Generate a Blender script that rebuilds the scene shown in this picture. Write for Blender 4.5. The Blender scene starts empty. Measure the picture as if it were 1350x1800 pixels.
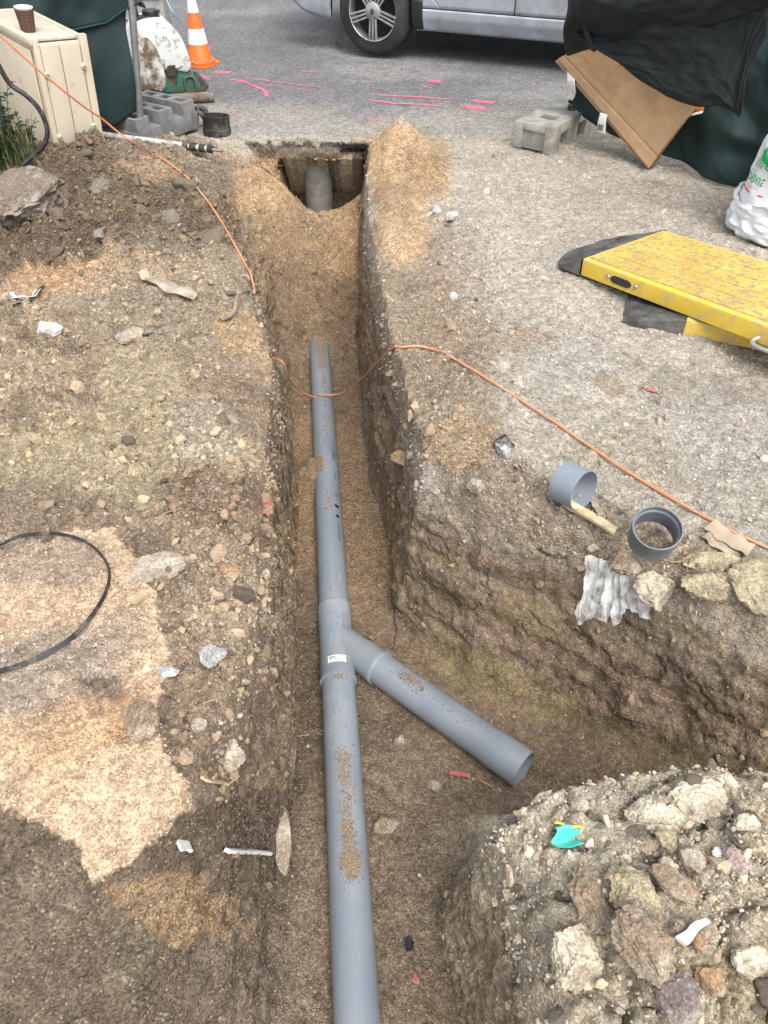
import bpy, bmesh, math, random
import numpy as np
from mathutils import Vector, Matrix, Euler

random.seed(7)
RNG = np.random.default_rng(11)
scene = bpy.context.scene
COL = scene.collection
rad = math.radians

# ---------------------------------------------------------------- camera
CAM_H = 1.6
FPX = 1250.0                      # focal length, in pixels of a 1350x1800 frame
cam_d = bpy.data.cameras.new('camera')
cam_d.sensor_fit = 'VERTICAL'
cam_d.sensor_height = 36.0
cam_d.lens = FPX / 1800.0 * 36.0
cam_d.clip_start = 0.02
cam_d.clip_end = 600
cam = bpy.data.objects.new('camera', cam_d)
COL.objects.link(cam)
cam.location = (0, 0, CAM_H)
cam.rotation_euler = (rad(45), 0, 0)
scene.camera = cam

# ---------------------------------------------------------------- sky, sun, exposure (overcast)
SUN_EL, SUN_AZ = 60.0, 155.0      # degrees; azimuth measured from +Y towards +X
world = bpy.data.worlds.new('World')
scene.world = world
world.use_nodes = True
wn = world.node_tree
wn.nodes.clear()
sky = wn.nodes.new('ShaderNodeTexSky')
sky.sky_type = 'NISHITA'
sky.sun_disc = False
sky.sun_elevation = rad(SUN_EL)
sky.sun_rotation = rad(SUN_AZ)
sky.air_density = 1.0
sky.dust_density = 3.0
sky.ozone_density = 1.0
hsv = wn.nodes.new('ShaderNodeHueSaturation')
hsv.inputs['Saturation'].default_value = 0.28      # cloud cover: the blue is mostly greyed out
bg = wn.nodes.new('ShaderNodeBackground')
bg.inputs['Strength'].default_value = 0.15
wo = wn.nodes.new('ShaderNodeOutputWorld')
wn.links.new(sky.outputs[0], hsv.inputs['Color'])
wn.links.new(hsv.outputs[0], bg.inputs[0])
wn.links.new(bg.outputs[0], wo.inputs[0])

sun_d = bpy.data.lights.new('sun', 'SUN')
sun_d.energy = 1.4
sun_d.angle = rad(38)
sun_d.color = (1.0, 0.965, 0.91)
sun = bpy.data.objects.new('sun', sun_d)
COL.objects.link(sun)
az = rad(SUN_AZ)
sdir = Vector((math.sin(az) * math.cos(rad(SUN_EL)), math.cos(az) * math.cos(rad(SUN_EL)), math.sin(rad(SUN_EL))))
sun.rotation_euler = sdir.to_track_quat('Z', 'Y').to_euler()

scene.cycles.use_denoising = True
vs = scene.view_settings
vs.view_transform = 'Standard'
vs.look = 'None'
vs.gamma = 1.0
vs.use_curve_mapping = False
vs.exposure = 1.10

# ---------------------------------------------------------------- image pixel helpers
C45 = math.sqrt(0.5)
def ray(px, py):
    v = (900.0 - py) / FPX
    return Vector(((px - 675.0) / FPX, C45 * (1 + v), C45 * (v - 1)))
def P(px, py, z):
    """ground-plan point at height z seen along a line of sight"""
    r = ray(px, py)
    return Vector((0, 0, CAM_H)) + r * ((z - CAM_H) / r.z)
def Q(px, py, y):
    """point at forward distance y along a line of sight"""
    r = ray(px, py)
    return Vector((0, 0, CAM_H)) + r * (y / r.y)
def plane_pt(px, py, p0, n):
    r = ray(px, py)
    o = Vector((0, 0, CAM_H))
    return o + r * ((p0 - o).dot(n) / r.dot(n))
def image_px(x, y, z):
    """world point -> image pixel coordinates (used to lay out the colour zones)"""
    zr = z - CAM_H
    d = (y - zr) * C45
    u = (y + zr) * C45
    d = np.maximum(d, 0.05)
    return 675 + FPX * x / d, 900 - FPX * u / d

# ---------------------------------------------------------------- numpy noise
def _hash(ix, iy, iz, seed):
    h = (ix * 374761393 + iy * 668265263 + iz * 2147483647 + seed * 1274126177) & 0xFFFFFFFF
    h = ((h ^ (h >> 13)) * 1274126177) & 0xFFFFFFFF
    h = ((h ^ (h >> 15)) * 2246822519) & 0xFFFFFFFF
    return ((h ^ (h >> 16)) & 0xFFFFFF) / float(0xFFFFFF)
def vnoise(p, seed=0):
    """value noise, -1..1; p is (N,3)"""
    i = np.floor(p).astype(np.int64)
    f = p - i
    f = f * f * f * (f * (f * 6 - 15) + 10)
    out = 0
    for dx in (0, 1):
        wx = f[:, 0] if dx else 1 - f[:, 0]
        for dy in (0, 1):
            wy = f[:, 1] if dy else 1 - f[:, 1]
            for dz in (0, 1):
                wz = f[:, 2] if dz else 1 - f[:, 2]
                out = out + wx * wy * wz * _hash(i[:, 0] + dx, i[:, 1] + dy, i[:, 2] + dz, seed)
    return out * 2 - 1
def fbm(p, octv=4, seed=0, gain=0.5):
    a, s, out, tot = 1.0, 1.0, 0, 0
    for k in range(octv):
        out = out + a * vnoise(p * s + k * 17.3, seed + k)
        tot += a
        a *= gain
        s *= 2.03
    return out / tot
def lumps(x, y, cell, seed, keep=0.7):
    """half-buried round clods: 0..1 height field"""
    gx, gy = x / cell, y / cell
    ix, iy = np.floor(gx).astype(np.int64), np.floor(gy).astype(np.int64)
    z0 = np.zeros_like(ix)
    best = np.zeros_like(x)
    for dx in (-1, 0, 1):
        for dy in (-1, 0, 1):
            cx, cy = ix + dx, iy + dy
            rx = _hash(cx, cy, z0, seed)
            ry = _hash(cx, cy, z0 + 1, seed)
            rr = _hash(cx, cy, z0 + 2, seed)
            kk = _hash(cx, cy, z0 + 3, seed)
            r = 0.25 + 0.5 * rr
            an = kk * 40
            ux, uy = gx - cx - rx, gy - cy - ry
            ca, sa = np.cos(an), np.sin(an)
            a, b = ux * ca + uy * sa, (-ux * sa + uy * ca) * (1.0 + 0.8 * ry)
            d2 = (a * a + b * b) / (r * r)
            h = np.sqrt(np.clip(1 - d2, 0, 1)) * r * (kk < keep)
            best = np.maximum(best, h)
    return best / 0.75
def cracked(x, y, cell, seed):
    """distance to the cracks between dried plates, and a level per plate"""
    gx, gy = x / cell, y / cell
    ix, iy = np.floor(gx).astype(np.int64), np.floor(gy).astype(np.int64)
    z0 = np.zeros_like(ix)
    f1 = np.full(x.shape, 9.0); f2 = np.full(x.shape, 9.0); lv = np.zeros_like(x)
    for dx in (-1, 0, 1):
        for dy in (-1, 0, 1):
            cx, cy = ix + dx, iy + dy
            d = np.hypot(gx - cx - _hash(cx, cy, z0, seed), gy - cy - _hash(cx, cy, z0 + 1, seed))
            l_ = _hash(cx, cy, z0 + 2, seed)
            new = d < f1
            f2 = np.where(new, f1, np.minimum(f2, d))
            lv = np.where(new, l_, lv)
            f1 = np.where(new, d, f1)
    return f2 - f1, lv
def sm(t):
    t = np.clip(t, 0, 1)
    return t * t * (3 - 2 * t)
def inpoly(px, py, poly):
    """signed softness: 1 inside, 0 outside"""
    c = np.zeros(px.shape, bool)
    n = len(poly)
    for i in range(n):
        x1, y1 = poly[i]
        x2, y2 = poly[(i + 1) % n]
        if y1 == y2:
            continue
        t = ((y1 > py) != (y2 > py)) & (px < (x2 - x1) * (py - y1) / (y2 - y1) + x1)
        c ^= t
    return c.astype(float)

# ---------------------------------------------------------------- materials
def new_mat(name):
    m = bpy.data.materials.new(name)
    m.use_nodes = True
    nt = m.node_tree
    return m, nt, nt.nodes['Principled BSDF']
def pmat(name, col, rough=0.6, metal=0.0, var=0.12, vscale=6.0, bump=0.15, bscale=80.0, dirt=None, dirt_amt=0.0,
         dirt_scale=5.0, rnd=0.0, spec=0.5, sharp=0.08, col2=None, grit=0.0):
    """procedural paint / plastic / stone: base colour + broad variation + stains + fine relief"""
    m, nt, b = new_mat(name)
    N, L = nt.nodes, nt.links
    tc = N.new('ShaderNodeTexCoord')
    n1 = N.new('ShaderNodeTexNoise'); n1.inputs['Scale'].default_value = vscale; n1.inputs['Detail'].default_value = 6
    L.new(tc.outputs['Object'], n1.inputs['Vector'])
    mx = N.new('ShaderNodeMix'); mx.data_type = 'RGBA'
    c2 = col2 if col2 else tuple(c * (1 - 2 * var) for c in col)
    c1 = col if col2 else tuple(min(1, c * (1 + var)) for c in col)
    mx.inputs['A'].default_value = (*c1, 1); mx.inputs['B'].default_value = (*c2, 1)
    mr = N.new('ShaderNodeMapRange'); mr.inputs['From Min'].default_value = 0.35; mr.inputs['From Max'].default_value = 0.65
    L.new(n1.outputs['Fac'], mr.inputs['Value']); L.new(mr.outputs[0], mx.inputs['Factor'])
    out = mx.outputs['Result']
    if rnd > 0:
        oi = N.new('ShaderNodeObjectInfo')
        h = N.new('ShaderNodeHueSaturation')
        r2 = N.new('ShaderNodeMapRange'); r2.inputs['To Min'].default_value = 1 - rnd; r2.inputs['To Max'].default_value = 1 + rnd
        L.new(oi.outputs['Random'], r2.inputs['Value']); L.new(r2.outputs[0], h.inputs['Value']); L.new(out, h.inputs['Color'])
        out = h.outputs[0]
    if dirt:
        n2 = N.new('ShaderNodeTexNoise'); n2.inputs['Scale'].default_value = dirt_scale; n2.inputs['Detail'].default_value = 9
        n2.inputs['Roughness'].default_value = 0.7
        L.new(tc.outputs['Object'], n2.inputs['Vector'])
        r = N.new('ShaderNodeMapRange'); t = 0.70 - 0.42 * dirt_amt
        r.inputs['From Min'].default_value = t - sharp; r.inputs['From Max'].default_value = t + sharp
        L.new(n2.outputs['Fac'], r.inputs['Value'])
        m2 = N.new('ShaderNodeMix'); m2.data_type = 'RGBA'; m2.inputs['B'].default_value = (*dirt, 1)
        L.new(r.outputs[0], m2.inputs['Factor']); L.new(out, m2.inputs['A'])
        out = m2.outputs['Result']
        rr = N.new('ShaderNodeMapRange'); rr.inputs['To Min'].default_value = rough; rr.inputs['To Max'].default_value = 0.9
        L.new(r.outputs[0], rr.inputs['Value']); L.new(rr.outputs[0], b.inputs['Roughness'])
    else:
        b.inputs['Roughness'].default_value = rough
    if grit > 0:
        tg = tc.outputs['Object']
        vg = N.new('ShaderNodeTexVoronoi'); vg.inputs['Scale'].default_value = 210; L.new(tg, vg.inputs['Vector'])
        sg = N.new('ShaderNodeSeparateColor'); L.new(vg.outputs['Color'], sg.inputs[0])
        rg_ = N.new('ShaderNodeMapRange'); rg_.inputs['To Min'].default_value = 1 - grit; rg_.inputs['To Max'].default_value = 1 + grit
        L.new(sg.outputs[0], rg_.inputs['Value'])
        sc_ = N.new('ShaderNodeVectorMath'); sc_.operation = 'SCALE'; L.new(out, sc_.inputs[0]); L.new(rg_.outputs[0], sc_.inputs['Scale'])
        gt = N.new('ShaderNodeMath'); gt.operation = 'GREATER_THAN'; gt.inputs[1].default_value = .955; L.new(sg.outputs[1], gt.inputs[0])
        gm = N.new('ShaderNodeMath'); gm.operation = 'MULTIPLY'; gm.inputs[1].default_value = .45; L.new(gt.outputs[0], gm.inputs[0])
        mg = N.new('ShaderNodeMix'); mg.data_type = 'RGBA'; mg.inputs['B'].default_value = (.46, .42, .35, 1)
        L.new(gm.outputs[0], mg.inputs['Factor']); L.new(sc_.outputs[0], mg.inputs['A']); out = mg.outputs['Result']
    L.new(out, b.inputs['Base Color'])
    b.inputs['Metallic'].default_value = metal
    b.inputs['Specular IOR Level'].default_value = spec
    if bump > 0:
        n3 = N.new('ShaderNodeTexNoise'); n3.inputs['Scale'].default_value = bscale; n3.inputs['Detail'].default_value = 8
        n3.inputs['Roughness'].default_value = 0.65
        L.new(tc.outputs['Object'], n3.inputs['Vector'])
        bp = N.new('ShaderNodeBump'); bp.inputs['Strength'].default_value = bump; bp.inputs['Distance'].default_value = 0.01
        L.new(n3.outputs['Fac'], bp.inputs['Height']); L.new(bp.outputs[0], b.inputs['Normal'])
    return m

def soil_mat():
    """earth: baked mineral tint + grains of several sizes, grainy relief"""
    m, nt, b = new_mat('earth')
    N, L = nt.nodes, nt.links
    tc = N.new('ShaderNodeTexCoord')
    at = N.new('ShaderNodeAttribute'); at.attribute_name = 'tint'
    ag = N.new('ShaderNodeAttribute'); ag.attribute_name = 'grain'
    # coarse mottling
    n1 = N.new('ShaderNodeTexNoise'); n1.inputs['Scale'].default_value = 22; n1.inputs['Detail'].default_value = 10; n1.inputs['Roughness'].default_value = 0.72
    L.new(tc.outputs['Object'], n1.inputs['Vector'])
    r1 = N.new('ShaderNodeMapRange'); r1.inputs['From Min'].default_value = 0.25; r1.inputs['From Max'].default_value = 0.75
    r1.inputs['To Min'].default_value = 0.55; r1.inputs['To Max'].default_value = 1.45
    L.new(n1.outputs['Fac'], r1.inputs['Value'])
    # grains
    vo = N.new('ShaderNodeTexVoronoi'); vo.inputs['Scale'].default_value = 230
    L.new(tc.outputs['Object'], vo.inputs['Vector'])
    sp = N.new('ShaderNodeSeparateColor'); L.new(vo.outputs['Color'], sp.inputs[0])
    r2 = N.new('ShaderNodeMapRange'); r2.inputs['To Min'].default_value = 0.45; r2.inputs['To Max'].default_value = 1.62
    L.new(sp.outputs[0], r2.inputs['Value'])
    pw = N.new('ShaderNodeMix'); pw.data_type = 'FLOAT'; pw.inputs['A'].default_value = 1.0
    L.new(ag.outputs['Fac'], pw.inputs['Factor']); L.new(r2.outputs[0], pw.inputs['B'])
    mu = N.new('ShaderNodeMath'); mu.operation = 'MULTIPLY'
    L.new(r1.outputs[0], mu.inputs[0]); L.new(pw.outputs['Result'], mu.inputs[1])
    vm = N.new('ShaderNodeVectorMath'); vm.operation = 'SCALE'
    L.new(at.outputs['Color'], vm.inputs[0]); L.new(mu.outputs[0], vm.inputs['Scale'])
    # sparse pale grit
    v2 = N.new('ShaderNodeTexVoronoi'); v2.inputs['Scale'].default_value = 95
    L.new(tc.outputs['Object'], v2.inputs['Vector'])
    s2 = N.new('ShaderNodeSeparateColor'); L.new(v2.outputs['Color'], s2.inputs[0])
    g1 = N.new('ShaderNodeMath'); g1.operation = 'GREATER_THAN'; g1.inputs[1].default_value = 0.80; L.new(s2.outputs[1], g1.inputs[0])
    g2 = N.new('ShaderNodeMath'); g2.operation = 'LESS_THAN'; g2.inputs[1].default_value = 0.30; L.new(v2.outputs['Distance'], g2.inputs[0])
    g3 = N.new('ShaderNodeMath'); g3.operation = 'MULTIPLY'; L.new(g1.outputs[0], g3.inputs[0]); L.new(g2.outputs[0], g3.inputs[1])
    g4 = N.new('ShaderNodeMath'); g4.operation = 'MULTIPLY'; L.new(g3.outputs[0], g4.inputs[0]); g4.inputs[1].default_value = 0.6
    mx = N.new('ShaderNodeMix'); mx.data_type = 'RGBA'; mx.inputs['B'].default_value = (0.52, 0.47, 0.39, 1)
    L.new(g4.outputs[0], mx.inputs['Factor']); L.new(vm.outputs[0], mx.inputs['A'])
    L.new(mx.outputs['Result'], b.inputs['Base Color'])
    b.inputs['Roughness'].default_value = 0.95
    b.inputs['Specular IOR Level'].default_value = 0.2
    wn_ = N.new('ShaderNodeTexNoise'); wn_.inputs['Scale'].default_value = 90; wn_.inputs['Detail'].default_value = 3
    L.new(tc.outputs['Object'], wn_.inputs['Vector'])
    wv = N.new('ShaderNodeVectorMath'); wv.operation = 'MULTIPLY_ADD'; wv.inputs[1].default_value = (.012, .012, .012)
    L.new(wn_.outputs['Color'], wv.inputs[0]); L.new(tc.outputs['Object'], wv.inputs[2])
    v3 = N.new('ShaderNodeTexVoronoi'); v3.inputs['Scale'].default_value = 78
    L.new(wv.outputs[0], v3.inputs['Vector'])
    s3 = N.new('ShaderNodeSeparateColor'); L.new(v3.outputs['Color'], s3.inputs[0])
    r3 = N.new('ShaderNodeMapRange'); r3.inputs['To Min'].default_value = 0.80; r3.inputs['To Max'].default_value = 1.22
    L.new(s3.outputs[2], r3.inputs['Value'])
    mu2 = N.new('ShaderNodeMath'); mu2.operation = 'MULTIPLY'
    L.new(mu.outputs[0], mu2.inputs[0]); L.new(r3.outputs[0], mu2.inputs[1]); L.new(mu2.outputs[0], vm.inputs['Scale'])
    n3 = N.new('ShaderNodeTexNoise'); n3.inputs['Scale'].default_value = 60; n3.inputs['Detail'].default_value = 12; n3.inputs['Roughness'].default_value = 0.75
    L.new(tc.outputs['Object'], n3.inputs['Vector'])
    ad = N.new('ShaderNodeMath'); ad.operation = 'MULTIPLY_ADD'; ad.inputs[1].default_value = -0.22
    L.new(vo.outputs['Distance'], ad.inputs[0]); L.new(n3.outputs['Fac'], ad.inputs[2])
    ac = N.new('ShaderNodeAttribute'); ac.attribute_name = 'crumble'
    cm = N.new('ShaderNodeMath'); cm.operation = 'MULTIPLY'; L.new(v3.outputs['Distance'], cm.inputs[0]); L.new(ac.outputs['Fac'], cm.inputs[1])
    ad2 = N.new('ShaderNodeMath'); ad2.operation = 'MULTIPLY_ADD'; ad2.inputs[1].default_value = -0.55
    L.new(cm.outputs[0], ad2.inputs[0]); L.new(ad.outputs[0], ad2.inputs[2])
    bp = N.new('ShaderNodeBump'); bp.inputs['Strength'].default_value = 1.0; bp.inputs['Distance'].default_value = 0.02
    L.new(ad2.outputs[0], bp.inputs['Height']); L.new(bp.outputs[0], b.inputs['Normal'])
    return m

def tint_mat(name, rough=0.9, bump=0.5, bscale=120):
    """stones and crumbs: colour from the piece's own tint"""
    m, nt, b = new_mat(name)
    N, L = nt.nodes, nt.links
    tc = N.new('ShaderNodeTexCoord')
    at = N.new('ShaderNodeAttribute'); at.attribute_name = 'tint'
    n1 = N.new('ShaderNodeTexNoise'); n1.inputs['Scale'].default_value = bscale; n1.inputs['Detail'].default_value = 5
    L.new(tc.outputs['Object'], n1.inputs['Vector'])
    r1 = N.new('ShaderNodeMapRange'); r1.inputs['From Min'].default_value = 0.3; r1.inputs['From Max'].default_value = 0.7
    r1.inputs['To Min'].default_value = 0.75; r1.inputs['To Max'].default_value = 1.25
    L.new(n1.outputs['Fac'], r1.inputs['Value'])
    vm = N.new('ShaderNodeVectorMath'); vm.operation = 'SCALE'
    L.new(at.outputs['Color'], vm.inputs[0]); L.new(r1.outputs[0], vm.inputs['Scale'])
    L.new(vm.outputs[0], b.inputs['Base Color'])
    b.inputs['Roughness'].default_value = rough
    b.inputs['Specular IOR Level'].default_value = 0.25
    bp = N.new('ShaderNodeBump'); bp.inputs['Strength'].default_value = bump; bp.inputs['Distance'].default_value = 0.004
    L.new(n1.outputs['Fac'], bp.inputs['Height']); L.new(bp.outputs[0], b.inputs['Normal'])
    return m

# ---------------------------------------------------------------- mesh and object helpers
def mesh_np(name, v, faces, smooth=True, attrs=None):
    """v (N,3); faces: (M,k) int array"""
    me = bpy.data.meshes.new(name)
    k = faces.shape[1]
    me.vertices.add(len(v)); me.vertices.foreach_set('co', np.ascontiguousarray(v, dtype=np.float32).ravel())
    me.loops.add(faces.size); me.loops.foreach_set('vertex_index', faces.astype(np.int32).ravel())
    me.polygons.add(len(faces))
    me.polygons.foreach_set('loop_start', np.arange(0, faces.size, k, dtype=np.int32))
    me.polygons.foreach_set('loop_total', np.full(len(faces), k, dtype=np.int32))
    me.polygons.foreach_set('use_smooth', np.full(len(faces), smooth, dtype=bool))
    me.update(calc_edges=True)
    me.validate()
    for an, (typ, arr) in (attrs or {}).items():
        a = me.attributes.new(an, typ, 'POINT')
        if typ == 'FLOAT_COLOR':
            c = np.ones((len(v), 4), np.float32); c[:, :3] = arr
            a.data.foreach_set('color', c.ravel())
        else:
            a.data.foreach_set('value', arr.astype(np.float32))
    return me

def tag(o, label=None, cat=None, group=None, kind=None):
    for k, val in (('label', label), ('category', cat), ('group', group), ('kind', kind)):
        if val:
            o[k] = val
    return o
def thing(name, label, cat, loc=(0, 0, 0), rz=0.0, group=None):
    o = bpy.data.objects.new(name, None)
    o.empty_display_size = 0.1
    COL.objects.link(o)
    o.location = loc
    o.rotation_euler = (0, 0, rz)
    return tag(o, label, cat, group)

class MB:
    """collects simple shapes into one mesh"""
    def __init__(s):
        s.v, s.f = [], []
    def add(s, vs_, fs):
        o = len(s.v)
        s.v += [tuple(a) for a in vs_]
        s.f += [tuple(i + o for i in f) for f in fs]
        return s
    def bm(s, bm, mat=None):
        if mat is not None:
            bmesh.ops.transform(bm, matrix=mat, verts=bm.verts)
        bm.verts.index_update()
        s.add([v.co.copy() for v in bm.verts], [[v.index for v in f.verts] for f in bm.faces])
        bm.free()
        return s
    def box(s, c, size, bev=0.0, rot=None, seg=2):
        b = bmesh.new()
        bmesh.ops.create_cube(b, size=1.0)
        bmesh.ops.scale(b, vec=size, verts=b.verts)
        if bev > 0:
            bmesh.ops.bevel(b, geom=list(b.edges), offset=bev, segments=seg, profile=0.6, affect='EDGES')
        m = Matrix.Translation(c)
        if rot is not None:
            m = m @ (rot if isinstance(rot, Matrix) else Euler(rot).to_matrix().to_4x4())
        return s.bm(b, m)
    def prism(s, pts, depth, mat=None, bev=0.0):
        """outline in local XY, extruded along local Z by depth"""
        b = bmesh.new()
        f = b.faces.new([b.verts.new((p[0], p[1], 0)) for p in pts])
        r = bmesh.ops.extrude_face_region(b, geom=[f])
        bmesh.ops.translate(b, vec=(0, 0, depth), verts=[g for g in r['geom'] if isinstance(g, bmesh.types.BMVert)])
        bmesh.ops.recalc_face_normals(b, faces=b.faces)
        if bev > 0:
            bmesh.ops.bevel(b, geom=list(b.edges), offset=bev, segments=2, profile=0.6, affect='EDGES')
        return s.bm(b, mat)
    def tube(s, pts, r, n=8, cap=True, flat=None):
        pts = [Vector(p) for p in pts]
        m = len(pts)
        rs = r if isinstance(r, (list, tuple)) else [r] * m
        vs_, fs = [], []
        up = Vector((0, 0, 1))
        prev = None
        for i, p in enumerate(pts):
            t = (pts[min(i + 1, m - 1)] - pts[max(i - 1, 0)]).normalized()
            if prev is None:
                a = t.cross(up)
                if a.length < 1e-3:
                    a = t.cross(Vector((1, 0, 0)))
            else:
                a = prev - t * prev.dot(t)
            a.normalize()
            prev = a
            c = t.cross(a)
            for k in range(n):
                an = 2 * math.pi * k / n
                vs_.append(p + (a * math.cos(an) + c * math.sin(an)) * rs[i])
        for i in range(m - 1):
            for k in range(n):
                fs.append((i * n + k, i * n + (k + 1) % n, (i + 1) * n + (k + 1) % n, (i + 1) * n + k))
        if cap:
            fs.append(tuple(reversed(range(n))))
            fs.append(tuple(range((m - 1) * n, m * n)))
        return s.add(vs_, fs)
    def lathe(s, prof, n=32, mat=None, closed=False, arc=None):
        """profile [(r, z)...] about Z"""
        vs_, fs = [], []
        m = len(prof)
        for (r, z) in prof:
            for k in range(n):
                an = 2 * math.pi * k / n
                vs_.append(Vector((r * math.cos(an), r * math.sin(an), z)))
        rng = range(m) if closed else range(m - 1)
        for i in rng:
            j = (i + 1) % m
            for k in range(n):
                fs.append((i * n + k, i * n + (k + 1) % n, j * n + (k + 1) % n, j * n + k))
        if mat is not None:
            vs_ = [mat @ v for v in vs_]
        return s.add(vs_, fs)
    def grid(s, fn, nu, nv):
        vs_ = [fn(i / nu, j / nv) for j in range(nv + 1) for i in range(nu + 1)]
        w = nu + 1
        return s.add(vs_, [(j * w + i, j * w + i + 1, (j + 1) * w + i + 1, (j + 1) * w + i) for j in range(nv) for i in range(nu)])
    def build(s, name, mat, parent=None, at=None, angle=40, solid=0.0, local=False):
        """one mesh object; vertices are given in world space unless local"""
        me = bpy.data.meshes.new(name)
        vv = s.v
        if parent is not None and not local:
            off = Vector((0, 0, 0))
            q = parent
            while q is not None:
                off += q.location
                q = q.parent
            vv = [Vector(a) - off for a in vv]
        elif at is not None:
            vv = [Vector(a) - Vector(at) for a in vv]
        me.from_pydata([tuple(a) for a in vv], [], s.f)
        me.update()
        b = bmesh.new(); b.from_mesh(me)
        bmesh.ops.recalc_face_normals(b, faces=b.faces)
        b.to_mesh(me); b.free()
        me.shade_smooth()
        me.set_sharp_from_angle(angle=rad(angle))
        if mat:
            for mm in (mat if isinstance(mat, (list, tuple)) else [mat]):
                me.materials.append(mm)
        o = bpy.data.objects.new(name, me)
        COL.objects.link(o)
        if parent is not None:
            o.parent = parent
        if at is not None:
            o.location = at
        if solid:
            md = o.modifiers.new('thickness', 'SOLIDIFY'); md.thickness = solid; md.offset = 0
        return o

def spline(pts, n=8):
    """Catmull-Rom through points"""
    pts = [Vector(p) for p in pts]
    out = []
    for i in range(len(pts) - 1):
        p0, p1, p2, p3 = pts[max(i - 1, 0)], pts[i], pts[i + 1], pts[min(i + 2, len(pts) - 1)]
        for k in range(n):
            t = k / n
            out.append(0.5 * ((2 * p1) + (p2 - p0) * t + (2 * p0 - 5 * p1 + 4 * p2 - p3) * t * t + (3 * p1 - p0 - 3 * p2 + p3) * t ** 3))
    out.append(pts[-1])
    return out

def text_shape(body, size, spacing=1.0):
    """flat letter outlines as (verts 2d, faces), centred"""
    cu = bpy.data.curves.new('lettering', 'FONT')
    cu.body = body; cu.size = size; cu.align_x = 'CENTER'; cu.align_y = 'CENTER'; cu.resolution_u = 3; cu.space_character = spacing
    o = bpy.data.objects.new('lettering_tmp', cu)
    COL.objects.link(o)
    bpy.context.view_layer.update()
    dg = bpy.context.evaluated_depsgraph_get()
    me = o.evaluated_get(dg).to_mesh()
    v = [(a.co.x, a.co.y) for a in me.vertices]
    f = [tuple(p.vertices) for p in me.polygons]
    o.evaluated_get(dg).to_mesh_clear()
    bpy.data.objects.remove(o)
    bpy.data.curves.remove(cu)
    return v, f

def ico(sub):
    b = bmesh.new()
    bmesh.ops.create_icosphere(b, subdivisions=sub, radius=1.0)
    b.verts.index_update()
    v = np.array([x.co[:] for x in b.verts]); f = np.array([[x.index for x in q.verts] for q in b.faces])
    b.free()
    return v, f
def rock_shape(seed, sub=4, facets=9, rough=0.16, fine=0.03, scale=(1, 1, 1)):
    """fractured stone: rounded lump cut by random planes and roughened"""
    r = np.random.default_rng(seed)
    v, f = ico(sub)
    p = v * (1 + 0.22 * fbm(v * 1.1 + seed * 3.1, 2, seed))[:, None]
    for _ in range(facets):
        n = r.normal(size=3); n /= np.linalg.norm(n)
        d = r.uniform(0.5, 0.86)
        e = p @ n - d
        p = p - np.where(e > 0, e * 0.94, 0)[:, None] * n
    rg = 1 - np.abs(fbm(v * 3.4 + seed * 1.7, 3, seed + 7))
    p = p * (1 + rough * fbm(v * 2.6 + seed, 4, seed + 5) + .9 * rough * (rg - .8) + fine * fbm(v * 9 + seed, 4, seed + 9, .65))[:, None]
    return p * np.array(scale), f

# ================================================================ THE GROUND: yard, spoil heap, pipe trench, road
def z_pipe(y):
    return -0.665 - 0.055 * y
def z_floor(y):
    zf = z_pipe(y) - 0.040
    return zf + (-0.25 - zf) * sm((y - 3.78) / 1.12) ** 1.0
def pf(px, py):
    """point on the sloping trench floor"""
    z = -0.8
    for _ in range(8):
        p = P(px, py, z)
        z = float(z_pipe(p.y) - 0.04)
    return p
def plan(pts, z=None):
    q = [(pf(a, b) if z is None else P(a, b, z)) for a, b in pts]
    q.sort(key=lambda t: t.y)
    return np.array([t.y for t in q]), np.array([t.x for t in q])

LB_Y, LB_X = plan([(508, 640), (512, 700), (515, 760), (515, 900), (516, 1000), (521, 1200), (520, 1400), (515, 1560), (500, 1720), (495, 1800)])
RB_Y, RB_X = plan([(640, 640), (634, 700), (643, 790), (657, 880), (676, 960), (688, 1080), (700, 1200), (735, 1400), (757, 1560), (775, 1680), (795, 1800)])
LR_Y = np.array([-1.5, 0.20, 0.35, 0.50, 0.67, 0.90, 1.23, 1.80, 2.36, 2.70, 3.06, 3.69, 4.32, 5.0, 6])
LR_X = np.array([-1.1, -.90, -.76, -.60, -.45, -.385, -.365, -.41, -.44, -.52, -.62, -.83, -1.0, -.95, -.95])
RR_Y = np.array([-1.5, 0.0, 0.30, 0.50, 0.70, 0.90, 1.50, 1.89, 2.28, 2.80, 3.46, 4.20, 4.8, 6])
RR_X = np.array([0.55, 0.42, 0.34, 0.29, 0.27, 0.24, 0.17, 0.150, 0.085, 0.030, -.045, -.10, -.09, -.09])
q = [P(a, b, c) for a, b, c in ((690, 1080, -.80), (830, 1200, -.76), (1000, 1245, -.70), (1150, 1305, -.60), (1350, 1420, -.52))]
UB_X = np.array([-1.0] + [t.x for t in q] + [1.8, 3.2]); UB_Y = np.array([2.3] + [t.y for t in q] + [0.74, 0.15])
UO_X = np.array([-1, .03, .3, .7, 1.2, 3]); UO_Y = np.array([.16, .18, .30, .30, .26, .24])
MR_X = np.array([-.5, .1, .2, .27, .42, .60, .787, .90, 1.2, 1.6, 3.2]); MR_Y = np.array([.40, .46, .56, .64, .71, .73, .75, .70, .56, .38, -.4])

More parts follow.
